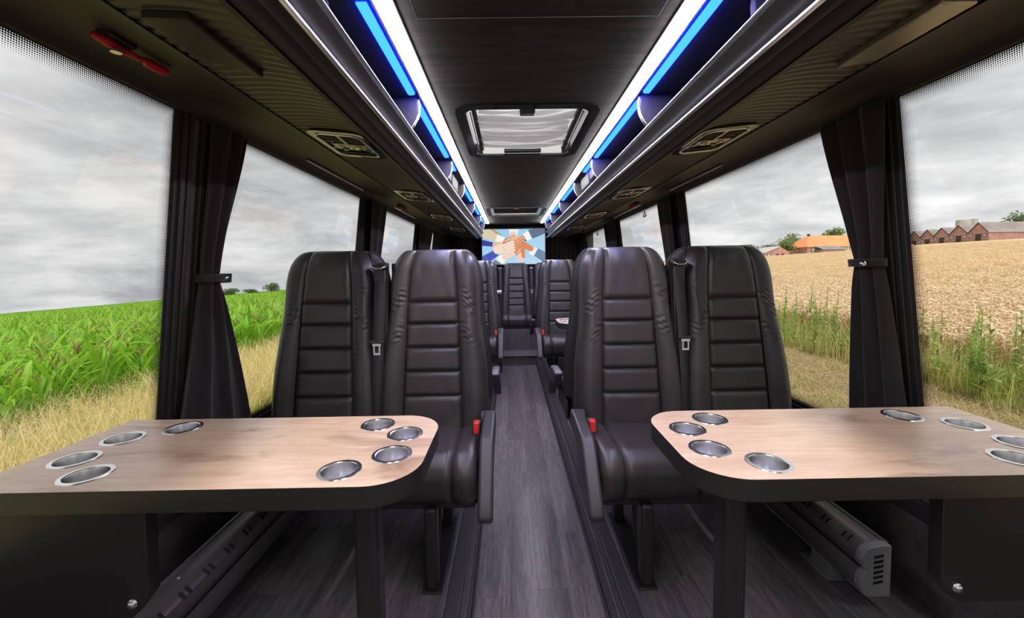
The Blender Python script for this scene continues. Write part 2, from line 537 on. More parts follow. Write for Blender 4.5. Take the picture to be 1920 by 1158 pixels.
def copy_tree(o, parent=None):
    c = o.copy()
    COL.objects.link(c)
    if parent is not None:
        c.parent = parent
    for ch in list(o.children):
        copy_tree(ch, c)
    return c


def struct(o, label=None):
    o['kind'] = 'structure'
    if label:
        o['label'] = label
    return o


def lerp(a, b, t):
    return a + (b - a) * t


def arc(c, r, a0, a1, n):
    return [(c[0] + r * math.cos(math.radians(lerp(a0, a1, i / n))), c[1] + r * math.sin(math.radians(lerp(a0, a1, i / n)))) for i in range(n + 1)]


def curve_slab(name, outline, holes, z0, z1, mats, parent=None, bevel=0.0):
    """flat slab with real holes, cut as a filled 2D curve"""
    cu = bpy.data.curves.new(name, 'CURVE')
    cu.dimensions = '2D'
    cu.fill_mode = 'BOTH'
    cu.extrude = (z1 - z0) / 2
    for pts in [outline] + list(holes):
        s = cu.splines.new('POLY')
        s.points.add(len(pts) - 1)
        for p, q in zip(s.points, pts):
            p.co = (q[0], q[1], 0, 1)
        s.use_cyclic_u = True
    tmp = bpy.data.objects.new(name + '_curve', cu)
    COL.objects.link(tmp)
    dg = bpy.context.evaluated_depsgraph_get()
    me = bpy.data.meshes.new_from_object(tmp.evaluated_get(dg))
    bpy.data.objects.remove(tmp)
    bpy.data.curves.remove(cu)
    me.name = name
    me.transform(Matrix.Translation((0, 0, (z0 + z1) / 2)))
    me.materials.clear()
    for m in mats:
        me.materials.append(m)
    if len(mats) > 1:
        for p in me.polygons:
            p.material_index = 0 if p.normal.z > 0.7 else 1
    o = bpy.data.objects.new(name, me)
    COL.objects.link(o)
    if parent is not None:
        o.parent = parent
    return o


def rrect(x0, x1, y0, y1, r, n=8):
    """rounded rectangle outline; r = radii (bl, br, tr, tl)"""
    rs = r if isinstance(r, (list, tuple)) else [r] * 4
    out = []
    for (cx, cy, a, q) in ((x0 + rs[0], y0 + rs[0], 180, rs[0]), (x1 - rs[1], y0 + rs[1], 270, rs[1]), (x1 - rs[2], y1 - rs[2], 0, rs[2]), (x0 + rs[3], y1 - rs[3], 90, rs[3])):
        if q <= 1e-6:
            out.append((cx, cy))
        else:
            out += arc((cx, cy), q, a, a + 90, n)
    return out


# ------------------------------------------------------------------ coach shell
def xw(z):
    return 1.25 - 0.12 * (max(z, 0.47) - 0.66)


def WP(s, y, z, off=0.0):
    return (s * (xw(z) - off), y, z)


def wall_box(mb, s, y0, y1, z0, z1, o0, o1, mi=0):
    """block on the sloping side wall; off is measured inwards"""
    q = [WP(s, y0, z0, o0), WP(s, y1, z0, o0), WP(s, y1, z0, o1), WP(s, y0, z0, o1)]
    r = [WP(s, y0, z1, o0), WP(s, y1, z1, o0), WP(s, y1, z1, o1), WP(s, y0, z1, o1)]
    if s < 0:
        q, r = q[::-1], r[::-1]
    return mb.hexa(q + r, mi)


Y_FRONT, Y_REAR = -2.4, 6.8
SILL, HEAD = 0.47, 1.646
WINS = {-1: [(-2.2, -0.55), (-0.32, 1.322), (1.46, 2.92), (3.2, 4.6), (4.95, 6.5)],
        1: [(-2.2, -0.55), (-0.32, 1.300), (1.44, 2.86), (3.12, 4.53), (4.95, 6.5)]}
wn = 0
for s, side in ((-1, 'left'), (1, 'right')):
    mb = MB()
    wall_box(mb, s, Y_FRONT, Y_REAR, -0.2, SILL, 0.0, -0.014)
    wall_box(mb, s, Y_FRONT, Y_REAR, HEAD, 1.9, 0.0, -0.014)
    edges = [Y_FRONT] + [v for w in WINS[s] for v in w] + [Y_REAR]
    for a, b in zip(edges[0::2], edges[1::2]):
        wall_box(mb, s, a, b, SILL, HEAD, 0.0, -0.014)
    w = struct(mb.build('wall_' + side, CARPET))
    # horizontal rail on the lower wall
    mb = MB()
    wall_box(mb, s, Y_FRONT, 5.5, 0.275, 0.335, 0.018, 0.0)
    struct(mb.build('trim_1' if s < 0 else 'trim_2', HEADER, bevel=0.004))
    for (a, b) in WINS[s]:
        wn += 1
        root = bpy.data.objects.new('window_%d' % wn, None)
        COL.objects.link(root)
        root['kind'] = 'structure'
        o = -0.004
        MB().add([WP(s, a, SILL, o), WP(s, b, SILL, o), WP(s, b, HEAD, o), WP(s, a, HEAD, o)], [(0, 1, 2, 3)]).build('pane', GLASS, root)
        # dotted border printed on the glass
        W = 0.05
        me = bpy.data.meshes.new('dotted_border')
        o2 = -0.002
        vs, fs, uvs = [], [], []
        ci = [(a, SILL), (b, SILL), (b, HEAD), (a, HEAD)]
        inn = [(a + W, SILL + W), (b - W, SILL + W), (b - W, HEAD - W), (a + W, HEAD - W)]
        for k in range(4):
            k2 = (k + 1) % 4
            n0 = len(vs)
            for q in (ci[k], ci[k2], inn[k2], inn[k]):
                vs.append(WP(s, q[0], q[1], o2))
            fs.append((n0, n0 + 1, n0 + 2, n0 + 3))
            ln = math.dist(ci[k], ci[k2])
            uvs += [(0, 0), (ln, 0), (ln - W, W), (W, W)]
        me.from_pydata(vs, [], fs)
        ul = me.uv_layers.new(name='UVMap')
        for i, q in enumerate(uvs):
            ul.data[i].uv = q
        me.materials.append(FRIT)
        ob = bpy.data.objects.new('dotted_border', me); COL.objects.link(ob); ob.parent = root
        # rubber seal with two ridges
        for (wd, pr) in ((0.034, 0.004), (0.019, 0.014)):
            mb = MB()
            for (y0, y1, z0, z1) in ((a - 0.03, a - 0.03 + wd, SILL - .03, HEAD + .03), (b + 0.03 - wd, b + 0.03, SILL - .03, HEAD + .03), (a + .005, b - .005, SILL - 0.03, SILL - 0.03 + wd), (a + .005, b - .005, HEAD + 0.03 - wd, HEAD + 0.03)):
                wall_box(mb, s, y0, y1, z0, z1, pr, -0.013)
            mb.build('window_seal', RUBBER, root, bevel=0.003)
        # vertical profile beside the glass
        mb = MB()
        for yy in ((b + 0.035, b + 0.05), (a - 0.05, a - 0.035)):
            wall_box(mb, s, yy[0], yy[1], SILL, HEAD, 0.018, 0.0)
        mb.build('window_frame', HEADER, root, bevel=0.004)

# header moulding between the rack and the window, with its curtain rail
for s, nm in ((-1, 'trim_3'), (1, 'trim_4')):
    prof = [(0.821, 1.618), (0.90, 1.652), (0.97, 1.664), (1.05, 1.672), (1.105, 1.658), (1.116, 1.640), (1.132, 1.640), (1.16, 1.70), (0.821, 1.70)]
    mb = MB().prism([(s * x, z) for x, z in prof], 'y', Y_FRONT, 6.7)
    struct(mb.build(nm, HEADER, smooth=True, angle=50))
for s, yy, lab in ((-1, (2.0, 2.75), 'slim aluminium curtain rail above the second left window'), (-1, (3.5, 4.25), 'slim aluminium curtain rail above the third left window'),
                   (1, (2.2, 2.9), 'slim aluminium curtain rail above the second right window'), (1, (3.55, 4.45), 'slim aluminium curtain rail above the third right window'), (1, (4.9, 5.8), 'slim aluminium curtain rail above the rearmost right window')):
    o = MB().tube([(s * 1.062, yy[0], 1.664), (s * 1.062, yy[1], 1.664)], 0.006, 8).build('curtain_rail', ALU, smooth=True)
    tag(o, lab, 'rail')

# end walls: windscreen opening in front, solid rear bulkhead
mb = MB()
mb.box(-1.32, 1.32, Y_FRONT - 0.08, Y_FRONT, -0.2, 0.55)
mb.box(-1.32, 1.32, Y_FRONT - 0.08, Y_FRONT, 1.72, 1.9)
mb.box(-1.32, -1.12, Y_FRONT - 0.08, Y_FRONT, 0.55, 1.72)
mb.box(1.12, 1.32, Y_FRONT - 0.08, Y_FRONT, 0.55, 1.72)
struct(mb.build('wall_front', CARPET))
root = bpy.data.objects.new('window_11', None); COL.objects.link(root); root['kind'] = 'structure'
MB().add([(-1.12, Y_FRONT - .04, .55), (1.12, Y_FRONT - .04, .55), (1.12, Y_FRONT - .04, 1.72), (-1.12, Y_FRONT - .04, 1.72)], [(0, 1, 2, 3)]).build('pane', GLASS, root)
struct(MB().box(-1.32, 1.32, Y_REAR, Y_REAR + 0.06, -0.2, 1.9).build('wall_rear', CARPET))

# ceiling with the two roof hatches cut out
HA = (-0.29, 0.29, 1.78, 2.52)
HB = (-0.32, 0.32, 4.60, 5.30)
ceil = struct(curve_slab('ceiling', [(-1.33, Y_FRONT - .08), (1.33, Y_FRONT - .08), (1.33, Y_REAR + .06), (-1.33, Y_REAR + .06)],
                         [rrect(*HA, 0.07), rrect(*HB, 0.05)], 1.82, 1.88, [SUEDE]))
mb = MB()
mb.box(-0.335, 0.335, -0.4, 1.165, 1.8182, 1.8195)
cov = mb.build('ceiling_cover', SUEDE)
tag(cov, 'flat dark suede ceiling cover with thin pale edge, nearest the viewer', 'panel')
mb = MB()
for x in (-0.336, 0.336):
    mb.box(x - 0.0012, x + 0.0012, -0.4, 1.166, 1.8179, 1.8195)
mb.box(-0.336, 0.336, 1.165, 1.1672, 1.8177, 1.8195)
mb.build('cover_edge', ALU, cov)

# ------------------------------------------------------------------ floors
def planks(parent, x0, x1, nrow, y0, y1, z, seed, material=PLANK):
    r = random.Random(seed)
    w = (x1 - x0) / nrow
    cache = {}
    for i in range(nrow):
        y = y0 - r.random() * 0.8
        while y < y1 - 0.02:
            L = r.choice([0.78, 0.92, 1.06])
            a, b = max(y, y0), min(y + L, y1)
            y += L
            if b - a < 0.04:
                continue
            key = round(b - a, 3)
            if key not in cache:
                h, e, g = 0.004, 0.0002, 0.00005
                hw, hl = w / 2 - g, (b - a) / 2 - g
                mb = MB().hexa([(-hw, -hl, 0), (hw, -hl, 0), (hw, hl, 0), (-hw, hl, 0)] + [(-hw + e, -hl + e, h), (hw - e, -hl + e, h), (hw - e, hl - e, h), (-hw + e, hl - e, h)])
                me = bpy.data.meshes.new('plank'); me.from_pydata(mb.v, [], mb.f); me.materials.append(material); cache[key] = me
            o = bpy.data.objects.new('plank', cache[key])
            COL.objects.link(o)
            o.parent = parent
            o.location = (x0 + w * (i + 0.5), (a + b) / 2, z)


AX0, AX1 = -0.245, 0.245
fl = struct(MB().box(-1.3, 1.3, Y_FRONT, Y_REAR, -0.2, -0.124).build('floor', PLANK))
planks(fl, AX0, AX1, 4, 0.6, 5.2, -0.124, 3)
for s, nm in ((-1, 'floor_left'), (1, 'floor_right')):
    x0, x1 = (0.317, 1.272)
    xa, xb = (-x1, -x0) if s < 0 else (x0, x1)
    pf = struct(MB().box(xa, xb, Y_FRONT, 5.6, -0.124, -0.004).build(nm, PLANK))
    planks(pf, xa, xb, 8, 0.5, 5.5, -0.004, 11 + s)
    # dark edge of the raised seat platform: riser and nosing
    mb = MB()
    xr = s * 0.245; xn = s * 0.317
    mb.box(min(xr, xn), max(xr, xn), Y_FRONT, 5.2, -0.124, -0.012)
    tr = struct(mb.build('trim_5' if s < 0 else 'trim_6', EDGEWOOD, bevel=0.006))
    mb = MB()
    mb.box(min(s * 0.270, s * 0.322), max(s * 0.270, s * 0.322), Y_FRONT, 5.2, -0.012, 0.004)
    mb.build('nosing', PLASTIC, tr, bevel=0.004)
    mb = MB()
    mb.box(min(s * 0.236, s * 0.245), max(s * 0.236, s * 0.245), Y_FRONT, 5.2, -0.124, -0.105)
    mb.build('skirting', PLASTIC, tr, bevel=0.003)
st = struct(MB().box(-0.317, 0.317, 5.2, 5.6, -0.124, -0.001).build('trim_7', PLANK_X))
MB().box(-0.317, 0.317, 5.185, 5.2, -0.014, 0.002).build('nosing', PLASTIC, st, bevel=0.003)
st2 = struct(MB().box(-1.1, 1.1, 5.6, 6.6, -0.004, 0.28).build('trim_8', PLANK_X))

# ------------------------------------------------------------------ roof hatches
def roof_hatch(box, label, open_blind):
    x0, x1, y0, y1 = box
    t = thing('roof_hatch', label, 'roof hatch', ((x0 + x1) / 2, (y0 + y1) / 2, 1.82))
    hx, hy = (x1 - x0) / 2, (y1 - y0) / 2
    fr = curve_slab('hatch_frame', rrect(-hx - 0.03, hx + 0.03, -hy - 0.03, hy + 0.03, 0.085), [rrect(-hx + 0.018, hx - 0.018, -hy + 0.018, hy - 0.018, 0.05)], -0.008, 0.002, [GLOSS if open_blind else PLASTIC], t)
    # shaft walls up to the glazing
    sh = MB()
    ol = rrect(-hx + 0.002, hx - 0.002, -hy + 0.002, hy - 0.002, 0.06)
    sh.grid([[(p[0], p[1], 0.0), (p[0], p[1], 0.10)] for p in ol], closed_u=True)
    sh.build('shaft', WHITEPLASTIC if open_blind else ALU, t, smooth=True)
    MB().add([(-hx - .03, -hy - .03, 0.10), (hx + .03, -hy - .03, 0.10), (hx + .03, hy + .03, 0.10), (-hx - .03, hy + .03, 0.10)], [(0, 1, 2, 3)]).build('pane', GLASS, t)
    if open_blind:
        rows = []
        nr, nc = 120, 24
        r = random.Random(4)
        ph = [r.random() * 6 for _ in range(6)]
        for i in range(nr + 1):
            v = i / nr
            y = lerp(-hy + 0.155, hy - 0.085, v)
            row = []
            for j in range(nc + 1):
                u = -1 + 2 * j / nc
                inset = 0.055 + 0.012 * math.sin(23 * v + ph[0] + (1.5 if u > 0 else 0)) + (0.03 * math.exp(-((v - 0.32) / 0.1) ** 2) if u > 0 else 0.02 * math.exp(-((v - 0.5) / 0.12) ** 2))
                x = u * (hx - inset)
                sag = 0.012 * (1 - u * u)
                z = 0.030 + 0.017 * math.sin(2 * PI * 8.5 * (v + 0.012 * math.sin(3 * u + ph[1]) + 0.02 * math.sin(7 * v + ph[2]))) + 0.006 * math.sin(2 * PI * 21 * v + 2 * u + ph[3]) - sag
                row.append((x, y, z))
            rows.append(row)
        MB().grid(rows).build('pleated_blind', BLINDCLOTH, t, smooth='all')
        h = MB().box(-0.035, 0.035, -hy + 0.035, -hy + 0.085, -0.014, 0.004)
        hd = h.build('handle', GLOSS, t, bevel=0.006)
        MB().box(-0.024, 0.024, -hy + 0.048, -hy + 0.060, -0.0185, -0.014).build('latch', STEEL, hd, bevel=0.002)
        MB().box(-0.11, 0.11, hy - 0.062, hy - 0.03, 0.0, 0.02).build('pull_bar', GLOSS, t, bevel=0.004)
        for sx in (-1, 1):
            m2 = MB()
            for k in range(26):
                y = -hy + 0.09 + k * (2 * hy - 0.18) / 25
                m2.box(sx * (hx - 0.034) - 0.003, sx * (hx - 0.034) + 0.003, y, y + 0.013, 0.004, 0.012)
            m2.build('side_chain', STEEL, t)
            MB().box(sx * (hx - 0.05) - 0.010, sx * (hx - 0.05) + 0.010, -hy + 0.06, hy - 0.06, 0.012, 0.03).build('blind_rail', PLASTIC, t)
    else:
        MB().box(-hx + 0.05, hx - 0.05, -hy + 0.06, hy - 0.05, 0.02, 0.03).build('closed_blind', SUEDE, t, bevel=0.004)
        for sx in (-1, 1):
            MB().box(sx * (hx - 0.035) - 0.014, sx * (hx - 0.035) + 0.014, -hy + 0.02, hy - 0.02, -0.006, 0.01).build('frame_bar', ALU, t, bevel=0.003)
        for sy in (-1, 1):
            MB().box(-hx + 0.05, hx - 0.05, sy * (hy - 0.03) - 0.012, sy * (hy - 0.03) + 0.012, -0.006, 0.01).build('frame_bar', ALU, t, bevel=0.003)
        MB().box(-0.03, 0.03, -hy + 0.03, -hy + 0.07, -0.012, 0.006).build('handle', GLOSS, t, bevel=0.004)
    return t


roof_hatch(HA, 'nearer roof hatch with a half-drawn pale pleated blind and black frame', True)
roof_hatch(HB, 'farther roof hatch with a closed dark blind and bright metal frame, near the screen', False)

# ------------------------------------------------------------------ overhead luggage racks
R0, R1 = -1.6, 6.15


def arc3(p0, p1, bulge, n):
    """points from p0 to p1 bowed by `bulge` to the right-hand side of the chord"""
    (x0, z0), (x1, z1) = p0, p1
    dx, dz = x1 - x0, z1 - z0
    L = math.hypot(dx, dz)
    nx, nz = dz / L, -dx / L
    return [(lerp(x0, x1, t) + nx * bulge * math.sin(PI * t), lerp(z0, z1, t) + nz * bulge * math.sin(PI * t)) for t in [i / n for i in range(n + 1)]]


def under(x):
    """height of the curved ribbed underside"""
    t = (x - 0.56) / (0.80 - 0.56)
    return lerp(1.582, 1.606, t) + 0.010 * math.sin(PI * min(max(t, 0), 1))


BLUE_Y = {-1: [(1.09, 1.63), (1.70, 2.52), (2.66, 2.86), (3.38, 4.12), (4.32, 5.1), (5.25, 5.9)], 1: [(0.9, 1.64), (1.73, 2.57), (2.66, 2.95), (3.36, 4.14), (4.3, 5.05), (5.25, 5.9)]}
BRK_Y = [1.05, 1.665, 2.60, 3.30, 4.24, 5.18, 5.95]
for s, side in ((-1, 'left'), (1, 'right')):
    rk = thing('luggage_rack', 'long padded black luggage rack with blue light lengths along the %s side' % side, 'luggage rack', (0, 0, 0))

    def sweep(prof, y0=R0, y1=R1, n=1):
        ys = [lerp(y0, y1, i / n) for i in range(n + 1)]
        rows = [[(s * x, y, z) for (x, z) in prof] for y in ys]
        if s < 0:
            rows = rows[::-1]
        return MB().grid(rows)
    A, B, C = (0.468, 1.676), (0.486, 1.594), (0.556, 1.580)
    up = [(0.53, 1.672), (0.495, 1.686)] + arc3(A, B, -0.026, 10) + [(0.52, 1.594)]
    sweep(up).build('upper_bolster', RACK, rk, smooth='all')
    lo = [(0.52, 1.60)] + arc3((0.488, 1.592), C, -0.024, 12) + [(0.575, 1.60)]
    sweep(lo).build('lower_bolster', RACK, rk, smooth='all')
    MB().tube([(s * 0.4685, R0, 1.680), (s * 0.4685, R1, 1.680)], 0.0035, 8).build('edge_rail_and_glint', CHROME, rk, smooth='all')  # chrome tube stands in for a glint along the bolster's upper edge
    MB().tube([(s * 0.478, R0, 1.5945), (s * 0.478, R1, 1.5945)], 0.006, 8).build('chrome_rail', ALU, rk, smooth='all')
    sweep([(0.565, 1.60), (0.562, 1.579), (0.575, 1.579), (0.577, 1.586)]).build('joint_strip', PLASTIC, rk)
    # ribbed underside: one raised rib every 24 mm
    prof_x = [0.575 + 0.225 * i / 8 for i in range(9)]
    rows = []
    y = 0.0
    pitch = 0.030
    while y < 6.1:
        for dy, dz in ((0.0, 0.005), (0.003, 0.001), (0.012, -0.001), (0.0245, 0.001), (0.0275, 0.005)):
            rows.append([(s * x, y + dy, under(x) + dz) for x in prof_x])
        y += pitch
    if s < 0:
        rows = rows[::-1]
    rb = MB().grid(rows).build('ribbed_underside', RIB, rk, smooth=False)
    tag(rb, None, kind='stuff')
    sweep([(0.575, 1.60), (0.575, 1.590), (0.80, 1.612), (0.80, 1.63)], R0, 0.0).build('plain_underside', RIB, rk)
    sweep([(0.799, 1.602), (0.801, 1.67), (0.824, 1.67)]).build('outer_groove', DARKPIT, rk)
    # bin
    sweep([(0.515, 1.672), (0.80, 1.668), (0.83, 1.70), (0.83, 1.79), (0.80, 1.812), (0.437, 1.818)]).build('bin_lining', BIN, rk)
    MB().tube([(s * 0.436, R0, 1.815), (s * 0.436, R1, 1.815)], 0.003, 6).build('edge_rail_and_glint', CHROME, rk, smooth='all')
    for (a, b) in BLUE_Y[s]:
        prof = [(0.449, 1.8165), (0.449, 1.811), (0.454, 1.8065), (0.472, 1.8065), (0.477, 1.811), (0.477, 1.8165)]
        MB().prism([(s * x, z) for x, z in prof], 'y', a, b).build('blue_light', LEDB, rk)
    for yb in BRK_Y:
        path = [(lerp(0.450, 0.500, t ** 2.2) - 0.010 * math.sin(PI * t), lerp(1.815, 1.672, t)) for t in [i / 12 for i in range(13)]]
        if yb < 1.2:
            path = [(x + 0.09, z) for x, z in path]
        poly = path + [(0.80, 1.67), (0.82, 1.81)]
        br = MB().prism([(s * x, z) for x, z in poly], 'y', yb, yb + 0.022).build('divider', SHELL if yb > 1.2 else BIN, rk, bevel=0.003)
        if yb < 1.2:
            continue
        MB().tube([(s * (x - 0.003), yb + 0.004, z) for x, z in path], 0.004, 6).build('chrome_edge', CHROME, br, smooth='all')
        MB().tube([(s * (x - 0.003), yb + 0.019, z) for x, z in path], 0.0025, 6).build('chrome_edge', CHROME, br, smooth='all')
    for (a, b, lab) in ((2.70, 2.90, None), (2.92, 3.22, None), (5.3, 5.55, None)):
        pr = [(0.482, 1.80), (0.490, 1.745), (0.51, 1.735), (0.60, 1.735), (0.60, 1.81), (0.482, 1.81)]
        if a > 2.9 and a < 3:
            pr = [(0.480, 1.79), (0.486, 1.720), (0.51, 1.71), (0.62, 1.71), (0.62, 1.81), (0.480, 1.81)]
        MB().prism([(s * x, z) for x, z in pr], 'y', a, b).build('loudspeaker_box', BIN, rk, bevel=0.006)
    # pale perforated strip standing along the lip
    strips = ((1.40, 1.52), (1.70, 2.45), (4.35, 4.55)) if s > 0 else ((3.85, 4.0), (4.3, 4.5))
    for (a, b) in strips:
        mb = MB().hexa([(s * 0.512, a, 1.672), (s * 0.516, a, 1.672), (s * 0.516, b, 1.672), (s * 0.512, b, 1.672)] + [(s * 0.520, a + .02, 1.715), (s * 0.524, a + .02, 1.715), (s * 0.524, b, 1.715), (s * 0.520, b, 1.715)])
        sp = mb.build('pale_strip', LILAC, rk)
        k = a + 0.06
        while k < b - 0.03:
            MB().lathe([(0.0, 0.0), (0.004, 0.0), (0.004, 0.003), (0, 0.003)], 8).build('screw_hole', DARKPIT, sp, loc=(s * 0.5155, k, 1.700))
            k += 0.19
    # white LED strip at the ceiling edge
    led = thing('ceiling_light_strip', 'long white LED strip between ceiling and rack on the %s side' % side, 'light strip', (0, 0, 0))
    MB().prism([(s * 0.384, 1.8195), (s * 0.388, 1.8075), (s * 0.424, 1.8075), (s * 0.429, 1.8195)], 'y', R0, 6.1).build('diffuser', LEDW, led)
    MB().prism([(s * 0.429, 1.8195), (s * 0.429, 1.810), (s * 0.434, 1.810), (s * 0.434, 1.8195)], 'y', R0, 6.12).build('profile', ALU, led)
    MB().prism([(s * 0.379, 1.8195), (s * 0.379, 1.8155), (s * 0.383, 1.8155), (s * 0.383, 1.8195)], 'y', R0, 6.12).build('profile', SHELL, led)


# service units in the ribbed underside
def service_unit(s, y0, y1, label):
    L = y1 - y0
    xm = 0.688
    t = thing('service_unit', label, 'overhead console', (s * xm, (y0 + y1) / 2, under(xm) - 0.002), 0)
    t.rotation_euler = (0, -s * math.atan2(0.024, 0.24), 0)
    hx, hy = 0.080, L / 2
    fr = curve_slab('console_frame', rrect(-hx - 0.02, hx + 0.022, -hy - 0.03, hy + 0.03, 0.04), [rrect(-hx + 0.006, hx - 0.006, -hy + 0.006, hy - 0.006, 0.03)], -0.007, 0.002, [GLOSS], t)
    ring = [(p[0], p[1], -0.008) for p in rrect(-hx, hx, -hy, hy, 0.034)]
    MB().tube(ring + ring[:1], 0.003, 6, caps=False).build('bright_rim', CHROME, t, smooth='all')
    MB().box(-hx, hx, -hy, hy, -0.001, 0.004).build('base_plate', GLOSS, t)
    # two square air outlets at the window end, a tan bar painting in a reflection, and reading lamps
    for k, yy in enumerate((-hy + 0.055, -hy + 0.055)):
        xo = (-0.045, 0.045)[k]
        b = MB().box(xo - 0.034, xo + 0.034, yy - 0.036, yy + 0.036, -0.004, 0.002).build('air_outlet', DARKPIT, t, bevel=0.004)
        for q in range(3):
            MB().box(xo - 0.028, xo + 0.028, yy - 0.022 + q * 0.019, yy - 0.018 + q * 0.019, -0.008, -0.003).build('louvre', PLASTIC, b)
    MB().box(-0.006, 0.006, -hy + 0.01, hy - 0.09, -0.008, -0.001).build('reflection_bar', REFLECTTAN, t, bevel=0.002)  # solid tan bar drawn in place of a reflection on the gloss plate
    MB().box(-0.06, 0.07, -hy + 0.115, -hy + 0.145, -0.009, -0.001).build('switch_panel', REFLECTTAN, t, bevel=0.003)
    for xo in (-0.03, 0.035):
        MB().box(xo - 0.01, xo + 0.01, -hy + 0.122, -hy + 0.138, -0.011, -0.008).build('button', GLOSS, t, bevel=0.002)
    for xo in (-0.05, 0.05):
        lm = MB().lathe([(0.0, -0.003), (0.022, -0.005), (0.026, -0.009), (0.029, -0.006), (0.030, -0.001)], 20).build('reading_lamp', GLOSS, t, smooth='all', loc=(xo, hy - 0.085, 0))
        MB().lathe([(0.0, -0.0045), (0.017, -0.0062), (0.018, -0.004)], 16).build('lens', STEEL, lm, smooth='all')
    MB().box(-0.07, 0.07, hy - 0.04, hy - 0.018, -0.006, -0.001).build('loudspeaker_grille', DARKPIT, t, bevel=0.003)
    return t


ORD = ['nearest', 'second', 'third', 'fourth']
for s, side in ((-1, 'left'), (1, 'right')):
    for k, (a, b) in enumerate(((1.44, 1.70), (2.50, 2.78), (3.54, 3.82), (4.64, 4.92))):
        service_unit(s, a, b, 'glossy black reading-lamp and air console, %s along the %s rack underside' % (ORD[k], side))

# flush panels in front of the first consoles; the right one's beige paints in reflected wheat
for s, m_, lab in ((-1, PLASTIC, 'flat matt black cover panel under the left rack beside the red hammer'), (1, REFLECTTAN, 'flat cover panel under the right rack, beige reflection of wheat put into its colour')):
    xa, xb = 0.735, 0.805
    pts = [(s * 0.705, 0.76), (s * 0.705, 1.0), (s * 0.772, 0.965), (s * 0.772, 0.76)]
    if s < 0:
        pts = [(-0.675, 0.78), (-0.675, 1.01), (-0.765, 0.90), (-0.765, 0.78)]
    tilt = 0.012
    q0 = [(x, y, under(abs(x)) - 0.016) for x, y in pts]
    q1 = [(x, y, under(abs(x)) + 0.004) for x, y in pts]
    o = MB().hexa(q0 + q1 if s > 0 else q0[::-1] + q1[::-1]).build('cover_panel', m_, bevel=0.004)
    tag(o, lab, 'panel')


# emergency hammers on the header
def hammer(s, y, label, size=1.0):
    t = thing('emergency_hammer', label, 'hammer', (s * 0.985, y, 1.668))
    t.rotation_euler = (0, 0, 0 if s > 0 else 0)
    k = size
    MB().box(-0.02, 0.02, -0.06 * k, 0.02 * k, -0.016, 0.0).build('bracket', PLASTIC, t, bevel=0.004)
    MB().tube([(-0.004, -0.085 * k, -0.022), (0, -0.05 * k, -0.024), (0, 0.02 * k, -0.024)], [0.007, 0.011, 0.007], 8).build('hammer_head', RED, t, smooth='all')
    MB().lathe([(0, -0.006), (0.011, -0.006), (0.011, 0), (0, 0)], 10).build('steel_tip', STEEL, t, loc=(0.004, -0.03 * k, -0.034))
    MB().tube([(0, 0.0, -0.024), (0, 0.045 * k, -0.022), (0, 0.065 * k, -0.018), (0, 0.075 * k, -0.020), (0.0, 0.14 * k, -0.018), (0, 0.155 * k, -0.016)], [0.009, 0.007, 0.006, 0.012, 0.012, 0.007], 8).build('grip', RED, t, smooth='all')
    return t


hammer(-1, 0.985, 'red emergency hammer above the first left window', 0.8)
hammer(-1, 3.42, 'red emergency hammer above the third left window')
hammer(1, 3.47, 'red emergency hammer above the third right window')
hammer(1, 5.85, 'red emergency hammer above the rearmost right window')

# bead clusters modelling lamp reflections at the tops of the right rear windows
for y, lab, m_ in ((3.62, 'tiny reddish beads modelling a lamp reflection at top of third right window', RED), (5.55, 'tiny dark green beads modelling a lamp reflection at top of rearmost right window', GREENGRASS)):
    t = thing('window_ornament', lab, 'ornament', (1.118, y, 1.60))
    MB().tube([(0, 0, 0.035), (0, 0, 0.0)], 0.002, 5).build('glint_stem', PLASTIC, t)
    for k in range(7):
        a = k * 2 * PI / 7
        MB().lathe([(0, -0.010), (0.007, -0.003), (0.006, 0.004), (0, 0.008)], 6).build('bead', m_, t, smooth='all', loc=(0.006 * math.sin(a * 2), 0.022 * math.cos(a), 0.020 * math.sin(a) - 0.01))


